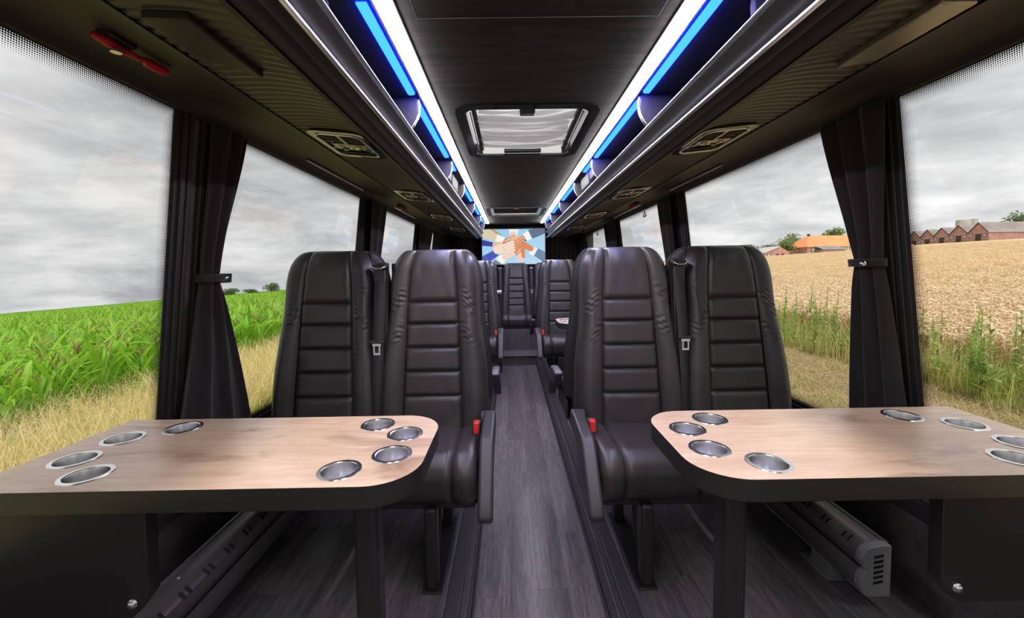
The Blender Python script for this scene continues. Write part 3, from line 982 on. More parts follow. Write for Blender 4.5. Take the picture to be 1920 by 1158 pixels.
# ------------------------------------------------------------------ curtains
def curtain(s, label, ztop, zw, zbot, top, waist, bot, off=0.055, folds=2.6, tie=True, seed=1):
    r = random.Random(seed)
    t = thing('curtain', label, 'curtain', (0, 0, 0))
    rows = []
    nz, ns = 56, 64
    ph = [r.random() * 6.28 for _ in range(4)]
    for i in range(nz + 1):
        z = lerp(ztop, zbot, i / nz)
        if z > zw:
            q = (ztop - z) / (ztop - zw)
            e = q * q * (3 - 2 * q) * 0.55 + q * 0.45
            if q > 0.85:
                e = min(1, e)
            y0, y1 = lerp(top[0], waist[0], e), lerp(top[1], waist[1], e)
        else:
            q = (zw - z) / (zw - zbot)
            e = q ** 0.85
            y0, y1 = lerp(waist[0], bot[0], e), lerp(waist[1], bot[1], e)
        wfac = (y1 - y0)
        amp = min(0.013, 0.007 + 0.0010 / max(wfac, 0.05))
        pinch = math.exp(-((z - zw) / 0.05) ** 2)
        row = []
        for j in range(ns + 1):
            u = j / ns
            u2 = u + 0.02 * math.sin(5 * u + 3 * z + ph[0])
            d = amp * math.sin(2 * PI * folds * u2 + ph[1] + 0.8 * math.sin(2.2 * z + ph[2])) + 0.22 * amp * math.sin(2 * PI * folds * 2.1 * u2 + ph[3])
            d *= (1 - 0.5 * pinch)
            bow = 0.016 * math.sin(PI * u) * (0.6 + 0.6 * pinch)
            row.append(WP(s, lerp(y0, y1, u), z, off + d + bow))
        rows.append(row)
    c = MB().grid(rows).build('cloth', CURTAIN, t, smooth='all')
    md = c.modifiers.new('thickness', 'SOLIDIFY'); md.thickness = 0.004; md.offset = 0
    if tie:
        w0, w1 = waist[0] - 0.008, waist[1] + 0.008
        rows = []
        for k in range(25):
            a = 2 * PI * k / 24
            y = (w0 + w1) / 2 + (w1 - w0) / 2 * math.cos(a)
            o_ = off + 0.008 + 0.034 * math.sin(a)
            rows.append([WP(s, y, zw + dz, o_) for dz in (-0.013, -0.004, 0.004, 0.013)])
        tb = MB().grid(rows).build('tieback', CURTAIN, t, smooth='all')
        md = tb.modifiers.new('thickness', 'SOLIDIFY'); md.thickness = 0.005
        return t, tb
    return t, None


def tie_button(s, tb, y, z, o_, tail):
    if tail:
        mb = MB()
        wall_box(mb, s, y - 0.02, y + 0.035, z - 0.018, z + 0.016, o_ + 0.004, o_ - 0.004)
        mb.build('tie_tab', CURTAIN, tb, bevel=0.003)
    bt = MB().lathe([(0.0, 0.006), (0.006, 0.005), (0.009, 0.002), (0.010, 0.0), (0.010, -0.002)], 16).build('button', CHROME, tb, smooth='all')
    bt.location = WP(s, y, z, o_ + 0.005)
    # face the aisle and slightly forward
    d = Vector((-s * 0.75, -0.66, 0.0)).normalized()
    bt.rotation_euler = d.to_track_quat('Z', 'Y').to_euler()


c1, tb = curtain(-1, 'black curtain tied back with a chrome button beside the first left window', 1.632, 1.105, 0.50, (1.415, 1.59), (1.392, 1.485), (1.34, 1.725), seed=3, off=0.045)
tie_button(-1, tb, 1.485, 1.105, 0.068, True)
c2, tb = curtain(1, 'black curtain tied back with a chrome button beside the first right window', 1.632, 1.125, 0.50, (1.29, 1.54), (1.335, 1.435), (1.30, 1.515), seed=5, off=0.05)
tie_button(1, tb, 1.352, 1.122, 0.096, False)
curtain(-1, 'black tied curtain on the pillar after the second left window', 1.632, 1.105, 0.50, (2.97, 3.36), (3.0, 3.28), (2.97, 3.42), seed=7)
curtain(-1, 'black tied curtain on the pillar after the third left window', 1.632, 1.105, 0.50, (4.6, 5.3), (4.65, 5.1), (4.6, 5.3), seed=8, folds=8)
curtain(1, 'black tied curtain on the pillar after the second right window', 1.632, 1.105, 0.50, (2.95, 3.22), (2.96, 3.17), (2.93, 3.3), seed=9)
curtain(1, 'black gathered curtain between the two rear right windows', 1.632, 1.105, 0.50, (4.52, 4.98), (4.56, 4.95), (4.5, 5.05), seed=10, folds=7)
curtain(1, 'black hanging curtain at the rear right corner', 1.632, 0.9, 0.50, (6.35, 6.74), (6.35, 6.74), (6.35, 6.74), seed=12, folds=7, tie=False)
curtain(-1, 'black drawn curtain over the rearmost left window, before its gap', 1.632, 0.9, 0.50, (5.42, 6.16), (5.46, 6.16), (5.46, 6.16), seed=13, folds=9, tie=False)
curtain(-1, 'black hanging curtain at the rear left corner', 1.632, 0.9, 0.50, (6.24, 6.76), (6.24, 6.76), (6.24, 6.76), seed=14, folds=7, tie=False)
for k, (xa, xb, lab) in enumerate(((-1.12, -0.5, 'dark pleated drape on the rear wall left of the screen'), (0.5, 1.12, 'dark pleated drape on the rear wall right of the screen'))):
    rows = [[(lerp(xa, xb, j / 60), 6.72 + 0.018 * math.sin(j * 0.95 + k), z) for j in range(61)] for z in (1.80, 1.4, 1.0, 0.6)]
    o = MB().grid(rows).build('drape', CURTAIN, smooth='all')
    tag(o, lab, 'curtain')

# ------------------------------------------------------------------ screen
def screen_image(W, H):
    """hands stacked together over sleeves and pale sky, drawn as capsules"""
    ys, xs = np.mgrid[0:H, 0:W]
    X = (xs + 0.5) / W * 1.83
    Y = (ys + 0.5) / H
    img = np.zeros((H, W, 3))
    g = np.clip(Y * 0.5 + X * 0.15, 0, 1)[..., None]
    img[:] = (1 - g) * np.array((0.60, 0.80, 0.93)) + g * np.array((0.78, 0.89, 0.97))

    def blend(mask, c):
        img[:] = img * (1 - mask[..., None]) + np.array(c) * mask[..., None]

    def cap(x0, y0, x1, y1, r0, r1, c, shade=0.0, sc=(0.55, 0.28, 0.18)):
        dx, dy = x1 - x0, y1 - y0
        L2 = dx * dx + dy * dy
        t = np.clip(((X - x0) * dx + (Y - y0) * dy) / L2, 0, 1)
        d = np.hypot(X - x0 - t * dx, Y - y0 - t * dy)
        r = r0 + (r1 - r0) * t
        if shade:
            blend(np.clip((r + 0.012 - d) / 0.010 + 0.5, 0, 1) * shade, sc)
        blend(np.clip((r - d) / 0.008 + 0.5, 0, 1), c)

    def quad(pts, c):
        m = np.ones_like(X)
        n = len(pts)
        for i in range(n):
            (xa, ya), (xb, yb) = pts[i], pts[(i + 1) % n]
            e = ((xb - xa) * (Y - ya) - (yb - ya) * (X - xa)) / math.hypot(xb - xa, yb - ya)
            m = m * np.clip(e / 0.008 + 0.5, 0, 1)
        blend(m, c)
    white = (0.97, 0.96, 0.95)
    skin_p = (0.97, 0.88, 0.80)
    skin_m = (0.93, 0.74, 0.60)
    skin_o = (0.88, 0.56, 0.38)
    # top and bottom far arms (white)
    quad([(0.78, 0), (1.08, 0), (1.02, 0.2), (0.80, 0.2)], (0.93, 0.93, 0.93))
    cap(0.90, 0.18, 0.93, 0.42, 0.10, 0.10, (0.93, 0.80, 0.72))
    quad([(1.00, 1.0), (1.30, 1.0), (1.22, 0.74), (0.98, 0.78)], (0.93, 0.94, 0.96))
    cap(1.10, 0.82, 1.12, 0.62, 0.10, 0.10, (0.95, 0.82, 0.72))
    cap(1.20, 0.78, 1.18, 0.6, 0.05, 0.06, skin_o)
    # upper left: cream sleeve, white cuff
    quad([(0, 0), (0.30, 0), (0.58, 0.20), (0.46, 0.36), (0, 0.24)], (0.86, 0.81, 0.70))
    quad([(0.24, 0), (0.34, 0.0), (0.58, 0.16), (0.56, 0.22)], (0.70, 0.62, 0.45))
    quad([(0.46, 0.14), (0.68, 0.25), (0.58, 0.40), (0.38, 0.33)], white)
    # left blue sleeve
    quad([(0, 0.29), (0.32, 0.37), (0.30, 0.49), (0, 0.46)], (0.24, 0.28, 0.62))
    cap(0.37, 0.44, 0.60, 0.45, 0.07, 0.09, skin_m)
    # right upper suit
    quad([(1.34, 0.03), (1.50, 0), (1.83, 0), (1.83, 0.14), (1.46, 0.28)], (0.40, 0.46, 0.56))
    quad([(1.34, 0.05), (1.46, 0.28), (1.30, 0.34), (1.18, 0.16)], white)
    cap(1.17, 0.20, 1.28, 0.34, 0.02, 0.015, (0.25, 0.24, 0.28))
    # right lower suit
    quad([(1.62, 0.55), (1.83, 0.66), (1.83, 0.98), (1.50, 0.76)], (0.45, 0.55, 0.66))
    quad([(1.42, 0.50), (1.62, 0.56), (1.50, 0.77), (1.36, 0.70)], white)
    cap(1.42, 0.56, 1.22, 0.46, 0.075, 0.09, skin_o)
    # lower left blue and pale sleeves
    quad([(0, 0.76), (0.32, 0.60), (0.48, 0.74), (0.10, 1.0), (0, 1.0)], (0.33, 0.39, 0.74))
    for k in range(4):
        cap(0.14 + k * 0.055, 0.74 - k * 0.02, 0.25 + k * 0.05, 0.90 - k * 0.045, 0.006, 0.004, (0.14, 0.18, 0.45))
    quad([(0.26, 1.0), (0.36, 0.86), (0.58, 1.0)], (0.50, 0.52, 0.60))
    quad([(0.40, 0.82), (0.58, 0.70), (0.70, 0.86), (0.58, 1.0)], white)
    cap(0.66, 0.78, 0.86, 0.66, 0.09, 0.12, (0.96, 0.84, 0.77))
    # central stack
    cap(0.44, 0.58, 0.72, 0.50, 0.12, 0.15, skin_p)
    cap(0.70, 0.52, 0.98, 0.56, 0.17, 0.12, (0.97, 0.87, 0.79))
    cap(0.64, 0.40, 0.70, 0.30, 0.05, 0.05, skin_o)
    cap(0.68, 0.34, 0.92, 0.22, 0.035, 0.03, skin_m, 0.8)
    cap(0.95, 0.32, 1.18, 0.26, 0.10, 0.07, skin_m)
    for k in range(4):
        cap(0.92 + 0.015 * k, 0.40 + 0.075 * k, 1.20 - 0.02 * k, 0.25 + 0.085 * k, 0.036, 0.032, (0.94 - 0.01 * k, 0.68 - 0.02 * k, 0.52 - 0.02 * k), 0.9)
    cap(1.0, 0.70, 1.12, 0.57, 0.03, 0.03, skin_m, 0.9)
    cap(1.16, 0.62, 1.22, 0.46, 0.05, 0.06, skin_o)
    for k in range(4):
        cap(0.62 + 0.04 * k, 0.47 + 0.06 * k, 0.90 + 0.01 * k, 0.37 + 0.075 * k, 0.045, 0.036, (0.98, 0.90 - 0.01 * k, 0.83 - 0.015 * k), 0.5, (0.80, 0.60, 0.50))
    return np.clip(img, 0, 1)


def build_screen():
    x0, x1, z0, z1, Y = -0.505, 0.468, 1.200, 1.742, 6.30
    t = thing('wall_screen', 'wide lit screen showing stacked hands above the rear bench', 'screen', ((x0 + x1) / 2, Y, z0))
    cx = (x0 + x1) / 2
    hw, h = (x1 - x0) / 2, z1 - z0
    MB().box(-hw - 0.012, hw + 0.012, 0.004, 0.05, -0.014, h + 0.012).build('casing', PLASTIC, t, bevel=0.004)
    W, H = 176, 96
    img = screen_image(W, H)
    xs = np.linspace(-hw, hw, W + 1)
    zs = np.linspace(h, 0, H + 1)
    vs = [(x, 0.0, z) for z in zs for x in xs]
    fs = [(i * (W + 1) + j, (i + 1) * (W + 1) + j, (i + 1) * (W + 1) + j + 1, i * (W + 1) + j + 1) for i in range(H) for j in range(W)]
    me = bpy.data.meshes.new('display')
    me.from_pydata(vs, [], fs)
    ca = me.color_attributes.new('picture', 'FLOAT_COLOR', 'CORNER')
    lin = np.where(img <= 0.04045, img / 12.92, ((img + 0.055) / 1.055) ** 2.4).reshape(-1, 3)
    data = np.ones((W * H, 4, 4), dtype=np.float32)
    data[:, :, :3] = lin[:, None, :]
    ca.data.foreach_set('color', data.reshape(-1))
    m = bpy.data.materials.new('screen_picture')
    m.use_nodes = True
    tr = m.node_tree
    tr.nodes.clear()
    at = N(tr, 'ShaderNodeVertexColor', layer_name='picture')
    em = N(tr, 'ShaderNodeEmission', ins={1: SCREEN_GAIN})
    tr.links.new(at.outputs[0], em.inputs[0])
    ou = N(tr, 'ShaderNodeOutputMaterial')
    tr.links.new(em.outputs[0], ou.inputs[0])
    me.materials.append(m)
    o = bpy.data.objects.new('display', me); COL.objects.link(o); o.parent = t
    for sx in (-0.25, 0.25):
        MB().box(sx - 0.03, sx + 0.03, 0.05, 0.42, h * 0.45, h * 0.55).build('bracket', METAL_BLACK, t)


build_screen()


# ------------------------------------------------------------------ wall heaters
def heater(s, y0, y1, label, cap):
    t = thing('wall_heater', label, 'heater', (s * 1.065, 0, 0.06))
    prof = [(-0.045, 0.16), (-0.020, 0.162)] + [(0.02, 0.155)] + [(0.036, 0.142), (0.043, 0.12), (0.040, 0.10), (0.034, 0.092), (0.032, 0.084), (0.042, 0.06), (0.046, 0.035), (0.036, 0.008), (0.02, 0.0), (-0.045, 0.0)]
    # +x of the profile faces the aisle
    body = [(-s * x, z) for x, z in prof]
    MB().prism(body, 'y', y0, y1).build('casing', HEATER, t, smooth=True, angle=32)
    MB().box(-s * -0.048 - 0.003, -s * -0.048 + 0.003, y0, y1, 0.155, 0.168).build('back_lip', ALU, t)
    MB().box(min(-s * 0.036, -s * 0.040), max(-s * 0.036, -s * 0.040), y0, y1, 0.086, 0.090).build('groove', DARKPIT, t)
    y = y0 + 0.05
    me = None
    while y < min(y1 - 0.05, 2.6):
        for d in (0.0, 0.022):
            pts = []
            o = MB()
            a = [(0.0385, 0.1395), (0.0325, 0.1475), (0.022, 0.1565)]
            rows = [[(-s * (x + 0.0012), yy, z + 0.0012) for yy in (-0.004, 0.004)] for x, z in a]
            if me is None:
                ob = o.grid(rows).build('vent_slot', DARKPIT, t)
                me = ob.data
            else:
                ob = bpy.data.objects.new('vent_slot', me); COL.objects.link(ob); ob.parent = t
            ob.location = (0, y + d, 0)
        y += 0.092
    if cap:
        pc = [(x * 1.08, (z - 0.08) * 1.06 + 0.08) for x, z in prof]
        cp = MB().prism([(-s * x, z) for x, z in pc], 'y', y0 - 0.016, y0 + 0.012).build('end_cap', HEATCAP, t, bevel=0.003)
        for k in range(6):
            z = 0.045 + k * 0.017
            MB().hexa([(-s * -0.022, y0 - 0.0175, z), (-s * 0.008, y0 - 0.0175, z - 0.006), (-s * 0.008, y0 - 0.0175, z + 0.002), (-s * -0.022, y0 - 0.0175, z + 0.008)] + [(-s * -0.022, y0 - 0.013, z), (-s * 0.008, y0 - 0.013, z - 0.006), (-s * 0.008, y0 - 0.013, z + 0.002), (-s * -0.022, y0 - 0.013, z + 0.008)]).build('cap_slot', DARKPIT, cp)
        fb = MB()
        fb.box(min(-s * 0.046, -s * -0.034), max(-s * 0.046, -s * -0.034), y0 + 0.12, y0 + 0.26, -0.058, -0.054)
        fb.box(min(-s * 0.026, -s * -0.03), max(-s * 0.026, -s * -0.03), y0 + 0.135, y0 + 0.225, -0.054, 0.004)
        fb.build('foot_bracket', HEATCAP, t, bevel=0.003)
    else:
        MB().box(min(-s * 0.02, -s * -0.04), max(-s * 0.02, -s * -0.04), 2.0, 2.1, -0.06, 0.0).build('foot_bracket', HEATCAP, t)
        MB().lathe([(0.0, 0.004), (0.005, 0.003), (0.006, 0.0)], 10).build('screw', STEEL, t, smooth='all', loc=(-s * -0.02, 1.16, 0.162))
    return t


heater(-1, 0.6, 4.9, 'bronze slotted wall heater along the left floor', False)
heater(1, 1.25, 4.9, 'bronze slotted wall heater with grey end cap along the right floor', True)

# cabinet beside the rear left seats, seen edge-on from the aisle
t = thing('narrow_cabinet', 'tall narrow black cabinet with pale top in the aisle at rear left', 'cabinet', (-0.30, 4.95, -0.12))
MB().box(-0.30, 0.105, -0.12, 0.12, 0.0, 0.955).build('body', METAL_BLACK, t, bevel=0.004)
MB().box(-0.305, 0.11, -0.125, 0.125, 0.955, 0.98).build('top', PALEWALL, t, bevel=0.004)
MB().box(-0.27, 0.08, -0.123, -0.12, 0.06, 0.9).build('door', PLASTIC, t, bevel=0.002)


# ------------------------------------------------------------------ tables
CUPS = [(.457, 1.094), (.366, 1.028), (.366, .912), (.457, .84), (.99, 1.094), (1.09, 1.028), (1.09, .912), (.99, .84)]


def circle(cx, cy, r, n=40):
    return [(cx + r * math.cos(2 * PI * k / n), cy + r * math.sin(2 * PI * k / n)) for k in range(n)]


def make_table(s, label, support):
    """origin on the bus centre line; table centre at local y = 0"""
    yc = 0.965
    t = thing('fixed_table', label, 'table', (0, yc, 0))
    xa, xb = 0.287, 1.190
    rad = [0.105, 0.0, 0.0, 0.105]
    ol = rrect(xa, xb, 0.772 - yc, 1.160 - yc, rad, 10)
    holes = [(x, y - yc) for x, y in CUPS]
    ol = [(s * x, y) for x, y in ol]
    cc = [(s * x, y) for x, y in holes]
    curve_slab('table_top', ol, [circle(x, y, 0.0415) for x, y in cc], 0.6985, 0.7005, [TABLEWOOD, METAL_BLACK], t)
    curve_slab('table_core', ol, [circle(x, y, 0.0405) for x, y in cc], 0.655, 0.6985, [METAL_BLACK], t)
    me = None
    for k, (x, y) in enumerate(cc):
        if me is None:
            prof = [(0.0, -0.0455), (0.033, -0.0455), (0.0348, -0.0435), (0.0352, -0.038), (0.0356, -0.003), (0.0362, 0.0008), (0.0375, 0.0018), (0.0448, 0.0016), (0.0458, 0.0002), (0.0405, -0.0005), (0.039, -0.030)]
            c = MB().lathe(prof, 48).build('cup_holder', CUPSTEEL, t, smooth=True, angle=30)
            me = c.data
        else:
            c = bpy.data.objects.new('cup_holder', me); COL.objects.link(c); c.parent = t
        c.location = (x, y, 0.7005)
    MB().box(s * .445 - 0.029, s * .445 + 0.029, -0.029, 0.029, 0.004, 0.655).build('leg', METAL_BLACK, t, bevel=0.012, seg=3)
    MB().box(s * .445 - 0.075, s * .445 + 0.075, -0.075, 0.075, 0.0, 0.006).build('foot_plate', METAL_BLACK, t, bevel=0.003)
    MB().box(min(s * .40, s * 1.1), max(s * .40, s * 1.1), -0.03, 0.03, 0.63, 0.655).build('cross_rail', METAL_BLACK, t, bevel=0.003)
    if support:
        o_ = 0.022 if s < 0 else -0.022
        pl = [(0.815 + o_, 0.655), (0.818 + o_, 0.462), (0.855 + o_, 0.415), (1.245, 0.415), (1.235, 0.655)]
        sp = MB().prism([(s * x, z) for x, z in pl], 'y', -0.165, -0.135).build('support_panel', METAL_BLACK, t, bevel=0.002)
        b = MB().lathe([(0.0, 0.007), (0.006, 0.0065), (0.0075, 0.004), (0.0075, 0.001), (0.010, 0.001), (0.010, -0.002)], 12).build('bolt', BRASS, sp, smooth='all', loc=(s * (0.851 + o_), -0.166, 0.447))
        b.rotation_euler = (PI / 2, 0, 0)
    return t


tl = make_table(-1, 'oak-look table with eight steel cup holders, near left by the window', True)
tr_ = make_table(1, 'oak-look table with eight steel cup holders, near right by the window', True)
far_r = copy_tree(tr_); far_r.location.y = 3.25; far_r['label'] = 'oak-look table mostly hidden behind the nearest right seats'
far_l = copy_tree(tl); far_l.location.y = 3.25; far_l['label'] = 'oak-look table mostly hidden behind the nearest left seats'

# ------------------------------------------------------------------ coach seats
ZB, ZT = 0.44, 1.212
PZ = [0.44, 0.585, 0.687, 0.788, 0.890, 0.984, ZT]


def sW(z):
    w = np.interp(z, [0.44, 0.58, 0.70, 0.80, 0.88, 0.95, 1.05], [0.231, 0.232, 0.227, 0.215, 0.203, 0.198, 0.198])
    if z > 1.04:
        t = min(1.0, (z - 1.04) / (ZT - 1.04 + 0.004))
        w = 0.198 - 0.080 * (1 - math.sqrt(1 - t * t))
    return float(w)


def sP(z):
    return float(np.interp(z, [0.44, 0.585, 0.984, 1.10, ZT], [0.128, 0.124, 0.109, 0.101, 0.085]))


def sY(z):
    y = 0.155 * (z - 0.45)
    e = max(0.0, (z - 1.135) / (ZT - 1.135))
    return y + 0.055 * (1 - math.sqrt(max(0.0, 1 - e * e)))


def pil(d, w):
    q = max(0.0, 1 - d / w)
    return 1 - q * q


def edge_sp(n, p=0.7):
    """0..1 samples denser at both ends"""
    out = []
    for i in range(n + 1):
        t = 2 * i / n - 1
        out.append(0.5 + 0.5 * math.copysign(abs(t) ** p, t))
    return out


ZFOLD = sorted(set([lerp(ZB, 0.74, i / 20) for i in range(21)] + [lerp(0.74, 1.13, i / 110) for i in range(111)] + [1.13 + (ZT - 1.13) * math.sin(PI / 2 * i / 12) for i in range(13)]))
ZROWS = sorted(set([lerp(ZB, 1.13, i / 60) for i in range(61)] + [1.13 + (ZT - 1.13) * math.sin(PI / 2 * i / 12) for i in range(13)]))


def make_seat(label, arm=0, belt=0, leg=False, seed=1):
    r = random.Random(seed)
    t = thing('coach_seat', label, 'seat', (0, 0, 0))
    # centre panels
    for k in range(6):
        z0, z1 = PZ[k], PZ[k + 1]
        top = k == 5
        rows = []
        nz = 26 if top else 12
        ts = [math.sin(PI / 2 * i / nz) for i in range(nz + 1)] if top else edge_sp(nz)
        jit = [r.uniform(0, 6) for _ in range(3)]
        for tz in ts:
            z = lerp(z0, z1, tz)
            row = []
            for u in edge_sp(14):
                x = (2 * u - 1) * sP(z)
                d = pil(min(u, 1 - u) * 2 * sP(z), 0.016) * (pil((z - z0), 0.016) if k > 0 else 1) * (1 if top else pil(z1 - z, 0.016))
                y = sY(z) + 0.008 - 0.015 * d
                y += 0.0012 * math.sin(9 * x / 0.1 + jit[0]) * math.sin(30 * z + jit[1]) * d
                if k == 0:
                    y += 0.0022 * math.sin(60 * (z - 0.7 * abs(x)) + jit[2]) * d * (0.585 - z) / 0.14
                row.append((x, y, z))
            rows.append(row)
        MB().grid(rows).build('headrest_panel' if top else 'back_panel', LEATHER, t, smooth='all')
    # side bolsters with gathered leather at shoulder height
    for sg in (-1, 1):
        ph = [r.uniform(0, 6.28) for _ in range(8)]
        rows = []
        for z in ZFOLD:
            P, W = sP(z), sW(z)
            row = []
            for i in range(19):
                q = i / 18
                q = 1 - (1 - q) ** 1.25
                x = P + (W - P) * q
                b = float(np.interp(z, [0.44, 0.6, 0.85, 1.0, 1.21], [0.030, 0.034, 0.026, 0.012, 0.006]))
                fwd = b * math.sin(PI * min(1.0, q * 0.85 + 0.05)) ** 0.8 + 0.007 * pil(q * (W - P), 0.014)
                e = max(0.0, (q - 0.50) / 0.50)
                back = 0.062 * (1 - math.sqrt(max(0.0, 1 - e ** 2.2)))
                wz = math.exp(-((z - 0.925) / 0.105) ** 2) + 0.07
                wr = math.sin(290 * z + 5.0 * math.sin(18 * q * 0.3 + ph[0]) + 4 * q + ph[1]) + 0.8 * math.sin(190 * z - 6.0 * q + 3 * math.sin(23 * z + ph[5]) + ph[2])
                m = max(0.0, math.sin(37 * z + 5 * q + ph[3]) * 0.6 + 0.45)
                y = sY(z) + 0.008 - fwd + back + 0.0029 * wr * m * wz * math.sin(PI * min(1, q + 0.08)) ** 0.7
                row.append((sg * x, y, z))
            rows.append(row if sg > 0 else row[::-1])
        MB().grid(rows).build('side_bolster', LEATHER, t, smooth='all')
    # shell, piping
    rows = []
    for z in ZROWS:
        W = sW(z)
        e = max(0.0, (z - 1.08) / (ZT - 1.08))
        tf = math.sqrt(max(0.0, 1 - e ** 3))
        row = []
        for j in range(25):
            u = -1 + 2 * j / 24
            row.append((u * (W + 0.002), sY(z) + 0.066 + (0.012 + 0.066 * tf) * max(0.0, 1 - abs(u) ** 5) ** 0.5, z))
        rows.append(row[::-1])
    sh = MB().grid(rows).build('back_shell', SHELL, t, smooth='all')
    # padded pouch outline on the back of the headrest
    ol = [(0.125 * math.cos(a) * (1.15 if abs(math.cos(a)) < 0.7 else 1), 0.985 + 0.155 * math.sin(a)) for a in [2 * PI * k / 36 for k in range(37)]]
    MB().tube([(x, sY(z) + 0.148 - 0.25 * x * x * 2, z) for x, z in ol], 0.008, 6, caps=False).build('pouch_rim', PLASTIC, sh, smooth='all')
    path = [(-sW(z), sY(z) + 0.064, z) for z in ZROWS] + [(-sW(ZT) + 2 * sW(ZT) * i / 6, sY(ZT) + 0.062, ZT + 0.001) for i in range(1, 6)] + [(sW(z), sY(z) + 0.064, z) for z in ZROWS[::-1]]
    MB().tube(path, 0.006, 6).build('piping', LEATHER, t, smooth='all')
    # cushion
    pth = [(0.03, 0.452), (-0.06, 0.458), (-0.15, 0.464), (-0.22, 0.469)] + [(-0.275 + 0.075 * math.cos(math.radians(a)), 0.396 + 0.075 * math.sin(math.radians(a))) for a in range(85, 181, 8)] + [(-0.348, 0.37), (-0.343, 0.345), (-0.330, 0.325), (-0.20, 0.318), (0.02, 0.318)]
    # resample normals
    nrm = []
    for i in range(len(pth)):
        a, b = pth[max(i - 1, 0)], pth[min(i + 1, len(pth) - 1)]
        dy, dz = b[0] - a[0], b[1] - a[1]
        L = math.hypot(dy, dz)
        nrm.append((dz / L, -dy / L))   # outward: up on the top run, forward on the front

    def cush(x0, x1, n, side):
        rows = []
        jt = r.uniform(0, 6)
        for i, (y, z) in enumerate(pth):
            ny, nz_ = nrm[i]
            row = []
            for u in (edge_sp(n) if side == 0 else [1 - (1 - k / n) ** 1.3 for k in range(n + 1)]):
                if side == 0:
                    x = lerp(x0, x1, u)
                    h = -0.006 + 0.014 * pil(min(u, 1 - u) * (x1 - x0), 0.02)
                    h += 0.003 * math.sin(26 * y + 9 * x * 3 + jt) * math.exp(-((y + 0.10) / 0.09) ** 2)
                else:
                    x = side * lerp(0.128, 0.216, u)
                    e = max(0.0, (u - 0.45) / 0.55)
                    h = -0.006 + 0.018 * pil(u * 0.088, 0.02) - 0.034 * (1 - math.sqrt(max(0.0, 1 - e ** 2.2)))
                    h += 0.0015 * math.sin(60 * y + 5 * u + jt)
                row.append((x, y + ny * h, z + nz_ * h))
            rows.append(row if side >= 0 else row[::-1])
        return MB().grid(rows)
    # right-hand orientation: flip so normals look outwards
    cush(-0.128, 0.128, 16, 0).build('seat_cushion', LEATHER, t, smooth='all')
    cush(0, 0, 12, 1).build('cushion_bolster', LEATHER, t, smooth='all')
    cush(0, 0, 12, -1).build('cushion_bolster', LEATHER, t, smooth='all')
    MB().box(-0.205, 0.205, -0.31, 0.12, 0.285, 0.322).build('seat_frame', METAL_BLACK, t, bevel=0.006)
    MB().box(-0.19, 0.19, 0.02, 0.14, 0.322, 0.46).build('hinge_cover', PLASTIC, t, bevel=0.01)
    if leg:
        x = 0.05 * leg
        lg = MB()
        lg.prism([(-0.335, 0.004), (-0.285, 0.004), (-0.278, 0.30), (-0.340, 0.30)], 'x', x - 0.022, x + 0.022)
        lg.build('leg', METAL_BLACK, t, bevel=0.010)
        bp = [(-0.285, 0.05), (-0.235, 0.11), (-0.205, 0.19), (-0.20, 0.29)]
        MB().tube([(x, p[0], p[1]) for p in bp] , 0.016, 8).build('brace', METAL_BLACK, t, smooth='all')
        MB().prism([(0.03, 0.004), (0.08, 0.004), (0.08, 0.30), (0.03, 0.30)], 'x', x - 0.02, x + 0.02).build('leg', METAL_BLACK, t, bevel=0.008)
        MB().box(x - 0.035, x + 0.035, -0.345, 0.10, 0.0, 0.006).build('foot_rail', METAL_BLACK, t, bevel=0.002)
    if arm:
        xa = arm * 0.247
        prof = [(-0.02, 0.535), (-0.10, 0.538), (-0.27, 0.522), (-0.300, 0.510), (-0.425, 0.345), (-0.437, 0.318), (-0.425, 0.300), (-0.405, 0.300), (-0.385, 0.318), (-0.33, 0.395), (-0.24, 0.440), (-0.03, 0.462)]
        pv = MB().prism(prof, 'x', xa - 0.025, xa + 0.025).build('armrest', ARMPAD, t, bevel=0.012, seg=3)
        MB().lathe([(0.0, 0.012), (0.03, 0.012), (0.034, 0.006), (0.034, -0.012)], 20).build('pivot_cover', PLASTIC, pv, smooth='all', loc=(arm * 0.222, -0.005, 0.49)).rotation_euler = (0, arm * PI / 2, 0)
        MB().box(min(arm * 0.205, arm * 0.219), max(arm * 0.205, arm * 0.219), -0.31, 0.06, 0.30, 0.40).build('side_cover', PLASTIC, t, bevel=0.006)
        xb = arm * 0.198
        bk = MB().hexa([(xb - 0.017, -0.145, 0.435), (xb + 0.017, -0.145, 0.435), (xb + 0.017, -0.10, 0.425), (xb - 0.017, -0.10, 0.425), (xb - 0.017, -0.128, 0.522), (xb + 0.017, -0.128, 0.522), (xb + 0.017, -0.09, 0.522), (xb - 0.017, -0.09, 0.522)]).build('buckle', PLASTIC, t, bevel=0.004)
        MB().hexa([(xb - 0.011, -0.1405, 0.480), (xb + 0.011, -0.1405, 0.480), (xb + 0.011, -0.12, 0.480), (xb - 0.011, -0.12, 0.480), (xb - 0.011, -0.1325, 0.521), (xb + 0.011, -0.1325, 0.521), (xb + 0.011, -0.11, 0.526), (xb - 0.011, -0.11, 0.526)]).build('release_button', REDBTN, bk, bevel=0.003)
    if belt:
        # inertia belt hanging beside the headrest, latch plate half way down
        xb = belt * 0.232
        rows = []
        zs = [lerp(1.135, 0.40, i / 30) for i in range(31)]
        for z in zs:
            q = (1.135 - z) / 0.735
            xc = xb + belt * 0.004 * math.sin(3 * q)
            yv = 0.155 * (z - 0.45) + 0.006 - 0.022 * math.sin(PI * q)
            tw = 0.25 * math.sin(2.2 * q)
            rows.append([(xc - 0.024 * math.cos(tw), yv - 0.024 * math.sin(tw), z), (xc, yv - 0.0006, z), (xc + 0.024 * math.cos(tw), yv + 0.024 * math.sin(tw), z)])
